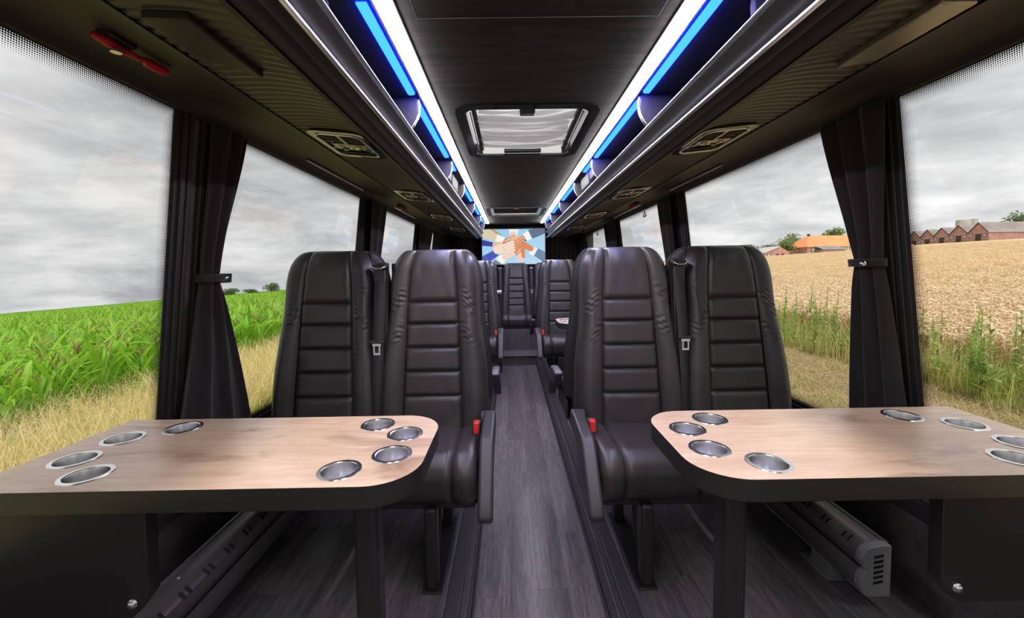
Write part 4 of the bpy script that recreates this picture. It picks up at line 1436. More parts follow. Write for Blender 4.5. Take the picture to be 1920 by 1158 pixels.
        bl = MB().grid([r_[::-1] for r_ in rows]).build('seat_belt', WEBBING, t, smooth='all')
        md = bl.modifiers.new('thickness', 'SOLIDIFY'); md.thickness = 0.0016; md.offset = 0
        rows = []
        for i in range(21):
            q = i / 20
            z = lerp(1.135, 0.42, q)
            xc = xb + belt * (0.004 + 0.022 * q)
            yv = 0.155 * (z - 0.45) + 0.020
            rows.append([(xc + 0.023, yv, z), (xc - 0.023, yv + 0.01, z)])
        b2 = MB().grid(rows).build('seat_belt', WEBBING, t, smooth='all')
        md = b2.modifiers.new('thickness', 'SOLIDIFY'); md.thickness = 0.0016; md.offset = 0
        zl = 0.80
        yl = 0.155 * (zl - 0.45) - 0.020
        mb = MB().box(xb - 0.031, xb + 0.031, yl - 0.009, yl + 0.003, zl + 0.012, zl + 0.024)
        lt = mb.build('latch_stop', PLASTIC, bl, bevel=0.003)
        mb = MB()
        for (x0, x1, z0, z1) in ((-0.014, -0.009, zl - 0.030, zl + 0.012), (0.009, 0.014, zl - 0.030, zl + 0.012), (-0.014, 0.014, zl - 0.036, zl - 0.028), (-0.018, 0.018, zl + 0.002, zl + 0.014)):
            mb.box(xb + x0, xb + x1, yl - 0.008, yl - 0.005, z0, z1)
        mb.build('latch_plate', LATCH, bl)
        gd = MB().box(xb - 0.034, xb + 0.034, 0.088, 0.125, 1.128, 1.148).build('belt_guide', PLASTIC, t, bevel=0.006)
        MB().tube([(xb - 0.030, 0.086, 1.140), (xb - 0.012, 0.078, 1.132), (xb + 0.012, 0.078, 1.132), (xb + 0.030, 0.086, 1.140)], 0.004, 6).build('guide_loop', CHROME, gd, smooth='all')
        MB().prism([(0.10, 1.15), (0.16, 1.16), (0.16, 0.45), (0.06, 0.45)], 'x', xb - 0.026, xb + 0.026).build('belt_pillar', PLASTIC, t, bevel=0.006)
    return t


XA, XWN = 0.427, 0.893


def put(o, x, y, rz=0.0):
    o.location = (x, y, 0)
    o.rotation_euler = (0, 0, rz)
    return o


Y1 = 1.69
sLW = put(make_seat('black leather coach seat by the left window, behind the near left table', belt=1, seed=1), -XWN, Y1)
sLA = put(make_seat('black leather coach seat on the left of the aisle, behind the near left table', arm=1, leg=1, seed=2), -XA, Y1)
sRA = put(make_seat('black leather coach seat on the right of the aisle, behind the near right table', arm=-1, leg=-1, seed=3), XA, Y1)
sRW = put(make_seat('black leather coach seat by the right window, behind the near right table', belt=-1, seed=4), XWN, Y1)


def seat_copy(src, label, x, y, rz=0.0):
    o = copy_tree(src)
    o['label'] = label
    return put(o, x, y, rz)


Y2 = 2.22
# the second row turns its back on the first
seat_copy(sRW, 'rear-facing window seat directly behind the nearest left window seat', -XWN, Y2, PI)
seat_copy(sRA, 'rear-facing aisle seat, back to back with the nearest left aisle seat', -XA, Y2, PI)
seat_copy(sLA, 'rear-facing aisle seat, back to back with the nearest right aisle seat', XA, Y2, PI)
seat_copy(sLW, 'rear-facing window seat directly behind the nearest right window seat', XWN, Y2, PI)
Y3 = 4.07
seat_copy(sLW, 'forward seat by the window beyond the far left table', -XWN, Y3)
seat_copy(sLA, 'aisle seat beyond the far left table, red buckle beside it', -XA, Y3)
seat_copy(sRA, 'aisle seat beyond the far right table, red buckle beside it', XA, Y3)
seat_copy(sRW, 'forward seat by the window beyond the far right table', XWN, Y3)
Y4 = 4.62
seat_copy(sLA, 'rear-facing aisle seat just in front of the rear bench, right side', XA, Y4, PI)
seat_copy(sLW, 'rear-facing window seat just in front of the rear bench, right side', XWN, Y4, PI)
plain = make_seat('middle seat of the rear bench under the screen', belt=1, seed=9)
put(plain, 0.01, 6.02)
for ch in list(plain.children):
    pass
for k, (x, lab) in enumerate(((-0.93, 'leftmost seat of the rear bench'), (-0.46, 'rear bench seat left of the middle one'), (0.48, 'rear bench seat right of the middle one'), (0.95, 'rightmost seat of the rear bench'))):
    seat_copy(plain, lab, x, 6.02)


# ------------------------------------------------------------------ land outside
def gz(x, y=0.0):
    if abs(x) < 2.5:
        x = 0
    return -1.0 + (0.066 * x if x < 0 else 0.0565 * x)


xs = [-260, -200, -150, -110, -80, -60, -45, -35, -28, -22, -18, -15, -12, -10, -8.5, -7, -6, -5, -4, -3, -2.5, 0, 2.5, 3, 4, 5, 6, 7, 8.5, 10, 12, 15, 18, 22, 28, 35, 45, 60, 80, 110, 150, 200, 260]
ysg = [-40, -20, -10, -4, 0, 3, 6, 9, 12, 16, 20, 26, 34, 45, 60, 80, 110, 150, 200, 260, 330]
rows = [[(x, y, gz(x) + (0.05 * math.sin(3.1 * x + 1.7 * y) if 3 < abs(x) < 40 else 0)) for x in xs] for y in ysg]
gr = MB().grid([r_[::-1] for r_ in rows][::-1]).build('ground', SOIL, smooth='all')
struct(gr)
gr.data.update()


def leaf_strip(mb, base, az, e0, droop, L, w, n=7, fold=0.25, twist=0.0, mi=0, curl=1.0):
    p = Vector(base)
    prev = None
    pts = []
    for i in range(n + 1):
        t = i / n
        e = e0 - droop * t ** curl
        d = Vector((math.cos(e) * math.cos(az), math.cos(e) * math.sin(az), math.sin(e)))
        side = Vector((-math.sin(az), math.cos(az), 0))
        up = d.cross(side) * -1
        a = twist * t
        sd = side * math.cos(a) + up * math.sin(a)
        ww = w * min(1.0, (0.35 + 2.2 * t)) * (1 - t ** 2.2) ** 0.8 * 0.5
        lift = up * (fold * ww)
        pts += [p - sd * ww + lift, p.copy(), p + sd * ww + lift]
        p = p + d * (L / n)
    fs = []
    for i in range(n):
        for j in range(2):
            fs.append((3 * i + j, 3 * i + j + 1, 3 * (i + 1) + j + 1, 3 * (i + 1) + j))
    mb.add(pts, fs, mi)


r = random.Random(21)
LEAFS = []
for k in range(6):
    mb = MB()
    leaf_strip(mb, (0.012, 0, 0), 0, r.uniform(1.15, 1.42), (0.5, 0.8, 1.1, 1.5, 1.9, 2.3)[k], r.uniform(0.62, 0.85), r.uniform(0.07, 0.10), n=8, twist=r.uniform(-1.0, 1.0), curl=1.3)
    me = bpy.data.meshes.new('leaf'); me.from_pydata(mb.v, [], mb.f); me.materials.append(CORNLEAF)
    me.polygons.foreach_set('use_smooth', [True] * len(me.polygons))
    LEAFS.append((me, mb))


def tassel(mb, z, mi=0, rr=r):
    mb.tube([(0, 0, z), (0, 0, z + 0.24)], [0.006, 0.002], 4, mi)
    for k in range(5):
        a = rr.uniform(0, 6.28)
        mb.tube([(0, 0, z + 0.02 + 0.02 * k), (0.05 * math.cos(a), 0.05 * math.sin(a), z + 0.13 + 0.02 * k), (0.09 * math.cos(a), 0.09 * math.sin(a), z + 0.16 + 0.02 * k)], [0.005, 0.005, 0.002], 3, mi)


STALKS, TASS = [], []
for k in range(3):
    h = 1.05 + 0.08 * k
    mb = MB().tube([(0, 0, 0), (0.01, 0, h * .5), (0, 0.01, h)], [0.016, 0.012, 0.006], 6)
    me = bpy.data.meshes.new('stalk'); me.from_pydata(mb.v, [], mb.f); me.materials.append(CORNSTALK); STALKS.append((me, h, mb))
    mb = MB(); tassel(mb, h)
    me = bpy.data.meshes.new('tassel'); me.from_pydata(mb.v, [], mb.f); me.materials.append(TASSEL); TASS.append((me, mb))


def corn_leaves(rr, h):
    out = []
    a = rr.uniform(0, 6.28)
    n = rr.choice([9, 10, 11])
    for i in range(n):
        out.append((rr.randrange(6), a + PI * i + rr.uniform(-0.5, 0.5), h * (0.22 + 0.72 * i / (n - 1)), rr.uniform(0.75, 1.1)))
    return out


CORNLABEL = 'green maize plant with long arching leaves in the field left of the coach'
CORNGROUP = 'maize plants in the left field'
CORNMESH = []
for k in range(6):
    rr = random.Random(100 + k)
    st, h, smb = STALKS[k % 3]
    mb = MB()
    mb.add(smb.v, smb.f, 1)
    mb.add(TASS[k % 3][1].v, TASS[k % 3][1].f, 2)
    for (li, a, z, sc) in corn_leaves(rr, h):
        ca, sa = math.cos(a), math.sin(a)
        src = LEAFS[li][1]
        mb.add([(sc * (v[0] * ca - v[1] * sa), sc * (v[0] * sa + v[1] * ca), z + sc * v[2]) for v in src.v], src.f, 0)
    me = bpy.data.meshes.new('corn_plant'); me.from_pydata(mb.v, [], mb.f)
    for m in (CORNLEAF, CORNSTALK, TASSEL):
        me.materials.append(m)
    me.polygons.foreach_set('material_index', mb.m)
    me.polygons.foreach_set('use_smooth', [True] * len(me.polygons))
    CORNMESH.append(me)

pos = []
i = 0
x = -7.0
while x > -80:
    y = 0.42 * -x
    while y < min(2.6 * -x, 85):
        pos.append((x + r.uniform(-0.12, 0.12), y + r.uniform(-0.08, 0.08)))
        y += 0.21 if x > -25 else (0.3 if x > -45 else 0.6)
    x -= 0.55 if x > -14 else (0.7 if x > -45 else 1.1)
vis = sorted(pos, key=lambda p: math.hypot(p[0], p[1] * 0.85))
near, rest = vis[:300], vis[300:]
corn_src = []
for k, (x, y) in enumerate(near):
    sc = r.uniform(0.92, 1.12)
    if k < 56:
        o = thing('corn_plant', CORNLABEL, 'plant', (x, y, gz(x) - 0.02), r.uniform(0, 6.28), CORNGROUP)
        o.scale = (sc, sc, sc)
        st, h, _ = STALKS[k % 3]
        for nm, me in (('stalk', st), ('tassel', TASS[k % 3][0])):
            c = bpy.data.objects.new(nm, me); COL.objects.link(c); c.parent = o
        for (li, a, z, s2) in corn_leaves(r, h):
            c = bpy.data.objects.new('leaf', LEAFS[li][0]); COL.objects.link(c); c.parent = o
            c.location = (0, 0, z); c.rotation_euler = (0, 0, a); c.scale = (s2, s2, s2)
    else:
        o = bpy.data.objects.new('corn_plant', CORNMESH[k % 6]); COL.objects.link(o)
        o.location = (x, y, gz(x) - 0.02); o.rotation_euler = (0, 0, r.uniform(0, 6.28)); o.scale = (sc, sc, sc)
        tag(o, CORNLABEL, 'plant', CORNGROUP)
        if len(corn_src) < 6:
            corn_src.append(o)


def scatter(name, sources, pts, yaw, scl, tilt=None):
    """one object that holds many copies of the source meshes (geometry nodes)"""
    me = bpy.data.meshes.new(name)
    me.from_pydata([tuple(p) for p in pts], [], [])
    n = len(pts)
    a = me.attributes.new('turn', 'FLOAT_VECTOR', 'POINT')
    rot = np.zeros((n, 3), dtype=np.float32); rot[:, 2] = yaw
    if tilt is not None:
        rot[:, 0] = tilt
    a.data.foreach_set('vector', rot.reshape(-1))
    a = me.attributes.new('size', 'FLOAT', 'POINT')
    a.data.foreach_set('value', np.asarray(scl, dtype=np.float32))
    o = bpy.data.objects.new(name, me); COL.objects.link(o)
    ng = bpy.data.node_groups.new(name, 'GeometryNodeTree')
    ng.interface.new_socket('Geometry', in_out='INPUT', socket_type='NodeSocketGeometry')
    ng.interface.new_socket('Geometry', in_out='OUTPUT', socket_type='NodeSocketGeometry')
    gi = ng.nodes.new('NodeGroupInput'); go = ng.nodes.new('NodeGroupOutput')
    jn = ng.nodes.new('GeometryNodeJoinGeometry')
    for s_ in sources:
        oi = ng.nodes.new('GeometryNodeObjectInfo'); oi.transform_space = 'ORIGINAL'
        oi.inputs['Object'].default_value = s_
        oi.inputs['As Instance'].default_value = False
        g2 = ng.nodes.new('GeometryNodeGeometryToInstance')
        ng.links.new(oi.outputs['Geometry'], g2.inputs[0]); ng.links.new(g2.outputs[0], jn.inputs[0])
    ip = ng.nodes.new('GeometryNodeInstanceOnPoints')
    ip.inputs['Pick Instance'].default_value = True
    na = ng.nodes.new('GeometryNodeInputNamedAttribute'); na.data_type = 'FLOAT_VECTOR'; na.inputs[0].default_value = 'turn'
    nb = ng.nodes.new('GeometryNodeInputNamedAttribute'); nb.data_type = 'FLOAT'; nb.inputs[0].default_value = 'size'
    er = ng.nodes.new('FunctionNodeEulerToRotation')
    ng.links.new(gi.outputs[0], ip.inputs['Points'])
    ng.links.new(jn.outputs[0], ip.inputs['Instance'])
    ng.links.new(na.outputs['Attribute'], er.inputs[0]); ng.links.new(er.outputs[0], ip.inputs['Rotation'])
    ng.links.new(nb.outputs['Attribute'], ip.inputs['Scale'])
    ng.links.new(ip.outputs[0], go.inputs[0])
    md = o.modifiers.new('scatter', 'NODES'); md.node_group = ng
    o['kind'] = 'stuff'
    return o


n = len(rest)
cf = scatter('maize_field', corn_src, [(x, y, gz(x) - 0.02) for x, y in rest], rng.uniform(0, 6.28, n), rng.uniform(0.9, 1.12, n))
tag(cf, 'deep rows of green maize running to the horizon on the left', 'crop')
# the closed canopy of the distant rows
cx_ = [-44, -50, -60, -75, -95, -120, -150, -190]
cy_ = [12 + 8 * i for i in range(30)]
rows = []
for y in cy_:
    rows.append([(x, y, gz(x) + 1.0 + 0.10 * math.sin(2.3 * x + y) * math.sin(1.1 * y)) for x in cx_])
cc_ = MB().grid(rows).build('maize_canopy', CORNCANOPY, smooth='all')
tag(cc_, 'far closed canopy of the maize field below the left horizon', 'crop', kind='stuff')


# --- dry grass verge on the left
def grass_tuft(name, nb, hmin, hmax, spread, lean, mats, seed, heads=True, wid=0.005):
    rr = random.Random(seed)
    mb = MB()
    for k in range(nb):
        a, q = rr.uniform(0, 6.28), spread * math.sqrt(rr.random())
        h = rr.uniform(hmin, hmax)
        la, lm = rr.uniform(0, 6.28), rr.uniform(0.1, lean)
        b = Vector((q * math.cos(a), q * math.sin(a), 0))
        d = Vector((math.cos(la), math.sin(la), 0))
        sd = Vector((-d.y, d.x, 0))
        sd = (sd + d * rr.uniform(-1, 1)).normalized()
        pts = []
        for i in range(4):
            t = i / 3
            p = b + d * (lm * h * t * t) + Vector((0, 0, h * (t - 0.25 * lm * t * t)))
            w = wid * (1 - 0.7 * t)
            pts += [p - sd * w, p + sd * w]
        mi = 0 if rr.random() < 0.8 else len(mats) - 1
        mb.add(pts, [(2 * i, 2 * i + 1, 2 * i + 3, 2 * i + 2) for i in range(3)], mi)
        if heads and rr.random() < 0.6:
            top = b + d * (lm * h) + Vector((0, 0, h * (1 - 0.25 * lm)))
            for q2 in range(4):
                v = d * rr.uniform(0.0, 0.05) + Vector((rr.uniform(-.03, .03), rr.uniform(-.03, .03), rr.uniform(-0.06, 0.05)))
                c = top - (d * lm * 0.06 + Vector((0, 0, 0.05))) * (q2 / 3) * 2
                mb.add([c, c + v + sd * 0.005, c + v * 1.5], [(0, 1, 2)], mi)
    o = mb.build(name, list(mats))
    return o


def region(n, fx, fy, seed):
    g = np.random.default_rng(seed)
    return g.uniform(fx[0], fx[1], n), g.uniform(0, 1, n), g


pts = []
g = np.random.default_rng(5)
for k in range(1900):
    x = -4.2 - 3.3 * g.random() ** 0.9
    y = g.uniform(0.3, 2.6) * abs(x)
    pts.append((x, y, gz(x) - 0.02))
dry_src = [grass_tuft('dry_tuft', 24, 0.40, 1.0, 0.13, 0.7, (DRYGRASS, GREENGRASS), 31 + k, wid=0.0038) for k in range(3)]
dg_ = scatter('dry_grass', dry_src, pts, g.uniform(0, 6.28, len(pts)), g.uniform(0.65, 1.15, len(pts)))
tag(dg_, 'dry straw-coloured grass along the edge of the maize', 'grass')
for k, o in enumerate(dry_src):
    o.parent = dg_; o['kind'] = 'stuff'
    o.location = (-5.5 - 0.5 * k, 5 + k, gz(-5.5 - .5 * k))
pts = []
for k in range(1500):
    x = -4.0 - 3.0 * g.random()
    y = g.uniform(0.3, 2.6) * abs(x)
    pts.append((x, y, gz(x) - 0.02))
gsrc = [grass_tuft('green_tuft', 30, 0.15, 0.45, 0.14, 0.9, (GREENGRASS, DRYGRASS), 41 + k, heads=False, wid=0.006) for k in range(2)]
gg = scatter('low_grass', gsrc, pts, g.uniform(0, 6.28, len(pts)), g.uniform(0.7, 1.3, len(pts)))
tag(gg, 'low green grass between the dry stalks on the left verge', 'grass')
for k, o in enumerate(gsrc):
    o.parent = gg; o['kind'] = 'stuff'
    o.location = (-5.0 - 0.4 * k, 6.3 + k, gz(-5.0 - .4 * k))


# --- wheat on the right
def wheat_tuft(seed, nst, rad, hmin, hmax):
    rr = random.Random(seed)
    mb = MB()
    for k in range(nst):
        a, q = rr.uniform(0, 6.28), rad * math.sqrt(rr.random())
        h = rr.uniform(hmin, hmax)
        la, lm = rr.uniform(0, 6.28), rr.uniform(0.03, 0.3)
        b = Vector((q * math.cos(a), q * math.sin(a), 0))
        d = Vector((math.cos(la), math.sin(la), 0))
        sd = Vector((-d.y, d.x, 0))
        P = [b + d * (lm * h * t * t) + Vector((0, 0, h * t)) for t in (0, 0.5, 1.0)]
        w = 0.0035
        for sdir in (sd, ):
            vs = []
            for p in P:
                vs += [p - sdir * w, p + sdir * w]
            mb.add(vs, [(0, 1, 3, 2), (2, 3, 5, 4)], 1)
        # ear arching over
        e = rr.uniform(-0.9, 1.0)
        p = P[2]
        path = [p]
        for i in range(4):
            e2 = e - 0.42 * i
            p = p + (d * math.cos(e2) + Vector((0, 0, math.sin(e2)))) * 0.030
            path.append(p)
        mb.tube(path, [0.004, 0.011, 0.012, 0.009, 0.002], 4, 0, caps=False)
        # flag leaf
        if rr.random() < 0.7:
            leaf_strip(mb, P[1] + (P[2] - P[1]) * rr.random(), rr.uniform(0, 6.28), rr.uniform(0.2, 1.0), rr.uniform(1.2, 2.6), rr.uniform(0.12, 0.22), 0.016, n=3, mi=1)
    return mb.build('wheat_tuft', [WHEATEAR, WHEATSTRAW])


g = np.random.default_rng(15)
pts, sc = [], []
x = 7.0
while x < 100:
    step = 0.34 if x < 13 else (0.5 if x < 22 else (0.85 if x < 46 else 1.5))
    y = 0.42 * x
    while y < min(2.3 * x, 112):
        pts.append((x + g.uniform(-.5, .5) * step, y + g.uniform(-.5, .5) * step, gz(x) - 0.02))
        sc.append(g.uniform(0.92, 1.08) * (1.0 if x < 22 else 1.05))
        y += step
    x += step
wsrc = [wheat_tuft(61 + k, 46, 0.30, 0.58, 0.74) for k in range(4)]
wf = scatter('wheat_field', wsrc, pts, g.uniform(0, 6.28, len(pts)), sc)
tag(wf, 'ripe golden wheat with bent ears filling the right field', 'crop')
for k, o in enumerate(wsrc):
    o.parent = wf; o['kind'] = 'stuff'
    o.location = (7.6 + .3 * k, 7 + 2 * k, gz(7.6 + .3 * k))
cxr = [7.6, 8.2, 9, 10, 12, 14, 17, 20, 25, 30, 38, 46, 55, 65, 78, 92, 108, 125, 148]
cyr = [2 + 1.5 * i for i in range(14)] + [24 + 5 * i for i in range(25)]
rows = [[(x, y, gz(x) + (0.40 if x < 24 else 0.52) + 0.03 * math.sin(5 * x + 3 * y)) for x in cxr] for y in cyr]
wc = MB().grid(rows).build('wheat_canopy', WHEATCANOPY, smooth='all')
tag(wc, 'dense straw below the wheat ears reaching the barns', 'crop', kind='stuff')


# --- weeds on the right verge
def weed_mesh(seed, h, col, bushy):
    rr = random.Random(seed)
    mb = MB()
    top = (rr.uniform(-.06, .06), rr.uniform(-.06, .06), h)
    mb.tube([(0, 0, 0), (top[0] * .4, top[1] * .4, h * .5), top], [0.007, 0.005, 0.002], 5, 1)
    nl = int(70 * h * bushy)
    for k in range(nl):
        t = rr.random() ** 0.8
        z = h * (0.12 + 0.88 * t)
        L = (0.16 * (1 - t) + 0.035) * rr.uniform(0.7, 1.2)
        leaf_strip(mb, (top[0] * t, top[1] * t, z), rr.uniform(0, 6.28), rr.uniform(0.3, 1.2), rr.uniform(0.3, 1.3), L, L * 0.28, n=3, mi=0)
    me = bpy.data.meshes.new('weed_plant'); me.from_pydata(mb.v, [], mb.f)
    me.materials.append(WEEDLEAF); me.materials.append(WEEDSTEM)
    me.polygons.foreach_set('material_index', mb.m)
    return me


WM = [weed_mesh(71 + k, (1.0, 1.15, 0.85, 1.25, 0.6)[k], 0, (1.2, 1.0, 1.6, 1.0, 2.2)[k]) for k in range(5)]
g = np.random.default_rng(25)
for k in range(110):
    x = 5.9 + 1.3 * g.random()
    y = x * g.uniform(0.62, 1.75)
    o = bpy.data.objects.new('weed_plant', WM[k % 5]); COL.objects.link(o)
    sc_ = float(g.uniform(0.65, 1.05))
    o.location = (x, y, gz(x)); o.rotation_euler = (0, 0, float(g.uniform(0, 6.28))); o.scale = (sc_, sc_, sc_)
    tag(o, 'tall leafy green weed standing at the edge of the wheat field', 'weed', 'weeds along the wheat edge')
pts = []
for k in range(800):
    x = 5.9 + 1.6 * g.random()
    pts.append((x, x * g.uniform(0.5, 2.0), gz(x) - 0.02))
s1 = [grass_tuft('verge_tuft', 22, 0.15, 0.60, 0.12, 0.6, (GREENGRASS, DRYGRASS), 81 + k, heads=False, wid=0.005) for k in range(2)] + [grass_tuft('verge_tuft', 18, 0.3, 0.75, 0.10, 0.4, (DRYGRASS, GREENGRASS), 85, wid=0.004)]
vg = scatter('verge_grass', s1, pts, g.uniform(0, 6.28, len(pts)), g.uniform(0.6, 1.1, len(pts)))
tag(vg, 'mixed green and dry grass below the wheat on the right', 'grass')
for k, o in enumerate(s1):
    o.parent = vg; o['kind'] = 'stuff'
    o.location = (6.2 + .2 * k, 6 + k, gz(6.2 + .2 * k))
pts = []
for k in range(1100):
    x = 3.6 + 2.8 * g.random()
    pts.append((x, x * g.uniform(0.5, 2.0), gz(x) - 0.03))
s2 = [grass_tuft('straw_litter', 26, 0.05, 0.20, 0.2, 2.6, (STRAWLITTER, GREENGRASS), 91 + k, heads=False, wid=0.004) for k in range(2)]
sl = scatter('dead_grass', s2, pts, g.uniform(0, 6.28, len(pts)), g.uniform(0.6, 1.2, len(pts)))
tag(sl, 'matted dead grass on the bare soil beside the coach, right', 'grass')
for k, o in enumerate(s2):
    o.parent = sl; o['kind'] = 'stuff'
    o.location = (5.0 + .3 * k, 5 + k, gz(5.0 + .3 * k))


# --- trees
def tree(label, x, y, zb, zt, w, m=TREELEAF, seed=1, n=1300, group=None, trunk=True):
    rr = random.Random(seed)
    t = thing('tree', label, 'tree', (x, y, zb), 0, group)
    h = zt - zb
    mb = MB()
    lumps = []
    for k in range(9):
        a = rr.uniform(0, 6.28)
        q = rr.uniform(0, 0.62)
        lumps.append((0.5 * w * q * math.cos(a), 0.5 * w * q * math.sin(a), h * rr.uniform(0.42, 0.80), rr.uniform(0.22, 0.34)))
    s0 = 0.05 * math.sqrt(w * h) * 0.7
    for k in range(n):
        lx, ly, lz, lr = lumps[k % 9]
        v = Vector((rr.gauss(0, 1), rr.gauss(0, 1), rr.gauss(0, 1))).normalized() * (rr.random() ** 0.35)
        c = Vector((lx + v.x * lr * w, ly + v.y * lr * w, min(h, lz + v.z * lr * h * 0.62)))
        a = Vector((rr.gauss(0, 1), rr.gauss(0, 1), rr.gauss(0, 1))).normalized()
        b = a.orthogonal().normalized()
        s = s0 * rr.uniform(0.6, 1.3)
        mb.add([c - a * s, c + b * s * 0.7, c + a * s, c - b * s * 0.7], [(0, 1, 2, 3)])
    mb.build('crown', m, t)
    if trunk:
        MB().tube([(0, 0, -0.3), (0, 0, h * 0.5), (0.02 * w, 0, h * 0.75)], [0.035 * w, 0.025 * w, 0.01 * w], 7).build('trunk', BARK, t, smooth='all')
    return t


tree('round distant tree on the left skyline, nearest the tied curtain', -111, 160, -9.2, -4.2, 8.4, TREEFAR, 1, 1100)
tree('small flat distant tree, middle of three on the left skyline', -101.5, 160, -8.6, -4.3, 6.6, TREEFAR, 2, 1000)
tree('tall distant tree on the left skyline, closest to the seat headrest', -93, 160, -8.0, -2.4, 7.0, TREEFAR, 3, 1100)
tree('small lone tree on the skyline behind the near right headrest', 73, 170, 4.0, 10.4, 6.0, TREEFAR, 4, 700)
tree('dull green tree behind the small brick house', 94, 160, 4.0, 9.8, 9.0, TREEFAR, 5, 900)
tree('second dull green tree behind the small brick house, farther right', 101.5, 160, 4.0, 10.3, 9.0, TREEFAR, 6, 900)
tree('bright green tree between the small brick house and orange-roofed farmhouse', 92.0, 134, 4.0, 10.6, 8.6, TREELEAF, 7, 1500)
tree('broad green tree rising left of the orange farmhouse roof', 103, 148, 4.2, 13.4, 10.5, TREELEAF, 8, 1500)
tree('large rounded tree standing behind the orange farmhouse roof', 119.5, 150, 4.5, 16.0, 11.0, TREELEAF, 9, 1700)
tree('dark clipped bush in front of the farmhouse end wall', 94.0, 123.5, 4.0, 5.7, 3.2, TREELEAF, 10, 700, trunk=False)
tree('tree rising above the far end of the long barn roof', 252, 198, 12.5, 27.0, 15, TREELEAF, 11, 1300)
tree('low bushy tree just above the long barn ridge', 226, 184, 12.0, 19.8, 14, TREELEAF, 12, 900)
tree('small bush beside the small brick house', 88.5, 127.0, 4.0, 5.2, 2.6, TREELEAF, 13, 500, trunk=False)


# --- barns in a sawtooth row
def barn(label, y0, y1, zb, ze, zp, length, x=150.0):
    t = thing('brick_barn', label, 'barn', (x, (y0 + y1) / 2, zb), 0)
    hw, e, p = abs(y1 - y0) / 2, ze - zb, zp - zb
    MB().prism([(-hw, -1.2), (hw, -1.2), (hw, e), (0, p), (-hw, e)], 'x', 0, length).build('wall', BRICK, t)
    for sg in (-1, 1):
        mb = MB()
        a0, a1 = (sg * (hw + 0.15), e - 0.10), (0.0, p + 0.06)
        mb.prism([a0, a1, (a1[0], a1[1] + 0.22), (a0[0], a0[1] + 0.22)], 'x', -0.25, length + 0.2)
        mb.build('roof', BARNROOF, t)
        mb = MB().prism([(a0[0], a0[1] - 0.12), (a1[0], a1[1] - 0.12), (a1[0], a1[1] + 0.16), (a0[0], a0[1] + 0.16)], 'x', -0.32, -0.25)
        mb.build('bargeboard', TIMBERDARK, t)
    d = MB().box(-0.12, 0.02, -0.75, 0.75, -0.8, 1.75).build('door', TIMBERDARK, t)
    MB().box(-0.16, -0.1, -0.85, 0.85, 1.75, 2.0).build('lintel', PALEWALL, d)
    for sg in (-1, 1):
        wdw = MB().box(-0.08, 0.02, sg * 1.9 - 0.42, sg * 1.9 + 0.42, 0.75, 1.75).build('window', TIMBERDARK, t)
        MB().box(-0.11, -0.06, sg * 1.9 - 0.36, sg * 1.9 + 0.36, 0.82, 1.55).build('pane', WINPALE, wdw)
    return t


barn('brick gable barn at the near end of the row, long roof running right', 126.53, 132.27, 8.55, 10.5, 13.7, 46)
barn('brick gable barn, second in the row from the long roof', 132.27, 137.91, 8.45, 10.6, 13.35, 40)
barn('brick gable barn, third in the row from the long roof', 137.91, 142.94, 8.25, 10.5, 13.1, 36)
barn('brick gable barn, fourth in the row from the long roof', 142.94, 147.58, 8.0, 10.4, 12.95, 32)
barn('brick gable barn at the far end, half behind the window frame', 147.58, 152.4, 7.8, 10.3, 12.8, 30)
for px_, lab, rr_, zt in ((224.2, 'wide concrete storage tank behind the barns', 2.7, 22.0), (229.0, 'narrow concrete storage tank behind the barns', 1.7, 22.4)):
    o = MB().lathe([(0, 0), (rr_, 0), (rr_, zt - 12), (rr_ * .96, zt - 12 + .15), (0, zt - 12 + 0.35)], 24).build('storage_tank', TANK, smooth=True, loc=(px_, 200, 12.0))
    tag(o, lab, 'tank')

# --- farmhouse with the orange roof
t = thing('farmhouse', 'long brick farmhouse with steep orange tiled roof beyond the wheat', 'house', (95.5, 130, 4.6))
MB().box(0.3, 34, 0.3, 12, -1.2, 2.5).build('wall', BRICK, t)
rv = [(0, 0, 2.3), (35, 0, 2.3), (35, 12.3, 2.3), (0, 12.3, 2.3), (4.6, 6.15, 6.3), (32, 6.15, 6.3)]
MB().add(rv, [(0, 1, 5, 4), (1, 2, 5), (2, 3, 4, 5), (3, 0, 4), (3, 2, 1, 0)]).build('roof', ORANGEROOF, t)
MB().box(4.6, 5.2, 5.8, 6.4, 5.8, 6.9).build('chimney', TIMBERDARK, t)
for k in range(5):
    w_ = MB().box(11.5 + 1.7 * k, 12.9 + 1.7 * k, 0.15, 0.32, 0.2, 2.1).build('timber_panel', PALEWALL, t)
    MB().box(11.5 + 1.7 * k + 0.6, 11.5 + 1.7 * k + 0.8, 0.1, 0.2, 0.2, 2.1).build('post', TIMBERDARK, w_)
wd = MB().box(1.6, 2.6, 0.2, 0.32, 0.8, 1.9).build('window', TIMBERDARK, t)
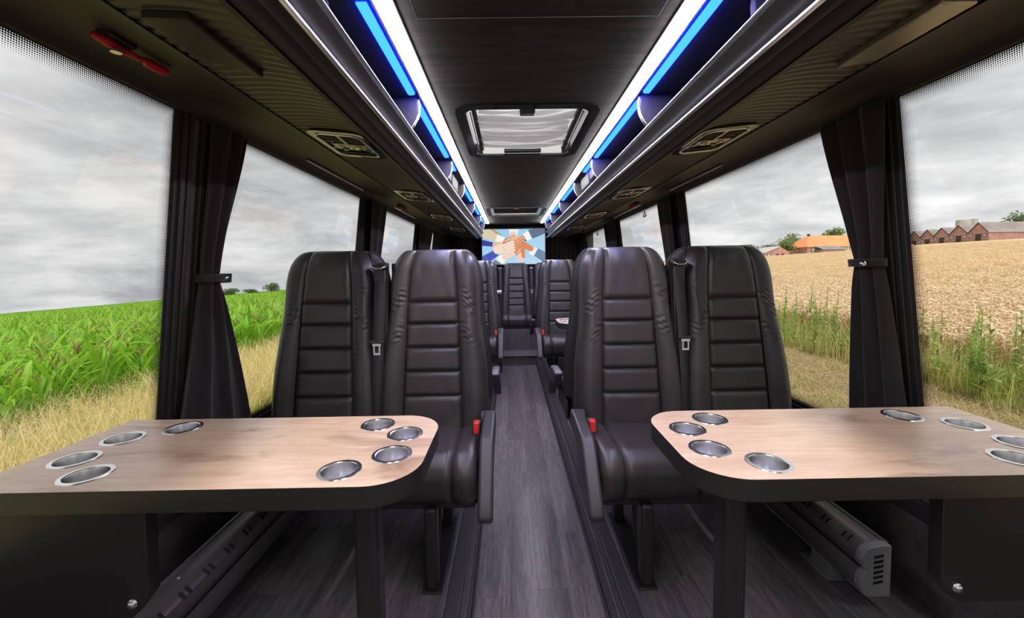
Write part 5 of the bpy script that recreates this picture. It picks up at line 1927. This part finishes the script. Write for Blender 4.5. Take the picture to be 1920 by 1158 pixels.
MB().box(1.7, 2.5, 0.15, 0.22, 0.9, 1.8).build('pane', WINPALE, wd)
wd = MB().box(0.22, 0.32, 4.0, 5.0, 0.8, 1.9).build('window', TIMBERDARK, t)
MB().box(0.15, 0.24, 4.1, 4.9, 0.9, 1.8).build('pane', WINPALE, wd)
t = thing('lean_to', 'low brick lean-to with grey roof in front of the farmhouse', 'shed', (98.5, 127, 4.5))
MB().box(0, 7.0, 0, 3.2, -1.0, 1.35).build('wall', BRICK, t)
MB().hexa([(-0.3, -0.3, 1.3), (7.3, -0.3, 1.3), (6.6, 3.25, 2.5), (-0.3, 3.25, 2.5), (-0.3, -0.3, 1.42), (7.3, -0.3, 1.42), (6.6, 3.25, 2.65), (-0.3, 3.25, 2.65)]).build('roof', GREYROOF, t)
# --- small brick house
t = thing('small_house', 'small brick house with pale gable edge left of the farmhouse', 'house', (81.8, 130, 3.6))
MB().prism([(0, -1), (8, -1), (8, 1.7), (5.0, 3.45), (0, 1.5)], 'y', 0, 8).build('wall', BRICK, t)
MB().prism([(-0.3, 1.4), (5.0, 3.5), (5.0, 3.75), (-0.3, 1.65)], 'y', -0.3, 8.3).build('roof', PALEWALL, t)
MB().prism([(5.0, 3.5), (8.6, 1.5), (8.6, 1.75), (5.0, 3.75)], 'y', 0.6, 8.3).build('roof', ORANGEROOF, t)
for xx in (1.0, 2.4, 3.8, 5.4):
    w_ = MB().box(xx, xx + 0.9, -0.08, 0.02, 0.1, 1.25).build('window', TIMBERDARK, t)
    MB().box(xx + .1, xx + 0.8, -0.12, -0.05, 0.2, 1.15).build('pane', WINPALE if xx < 3 else DARKPIT, w_)
t = thing('grey_shed', 'large grey shed just above the near right window seat', 'shed', (63, 133, 3.4))
MB().prism([(0, -1), (18.5, -1), (18.5, 2.4), (16.2, 4.5), (0, 3.6)], 'y', 0, 10).build('wall', SHEDGREY, t)
MB().prism([(-0.3, 3.6), (16.2, 4.5), (18.8, 2.3), (18.8, 2.5), (16.2, 4.75), (-0.3, 3.85)], 'y', -0.3, 10.3).build('roof', GREYROOF, t)
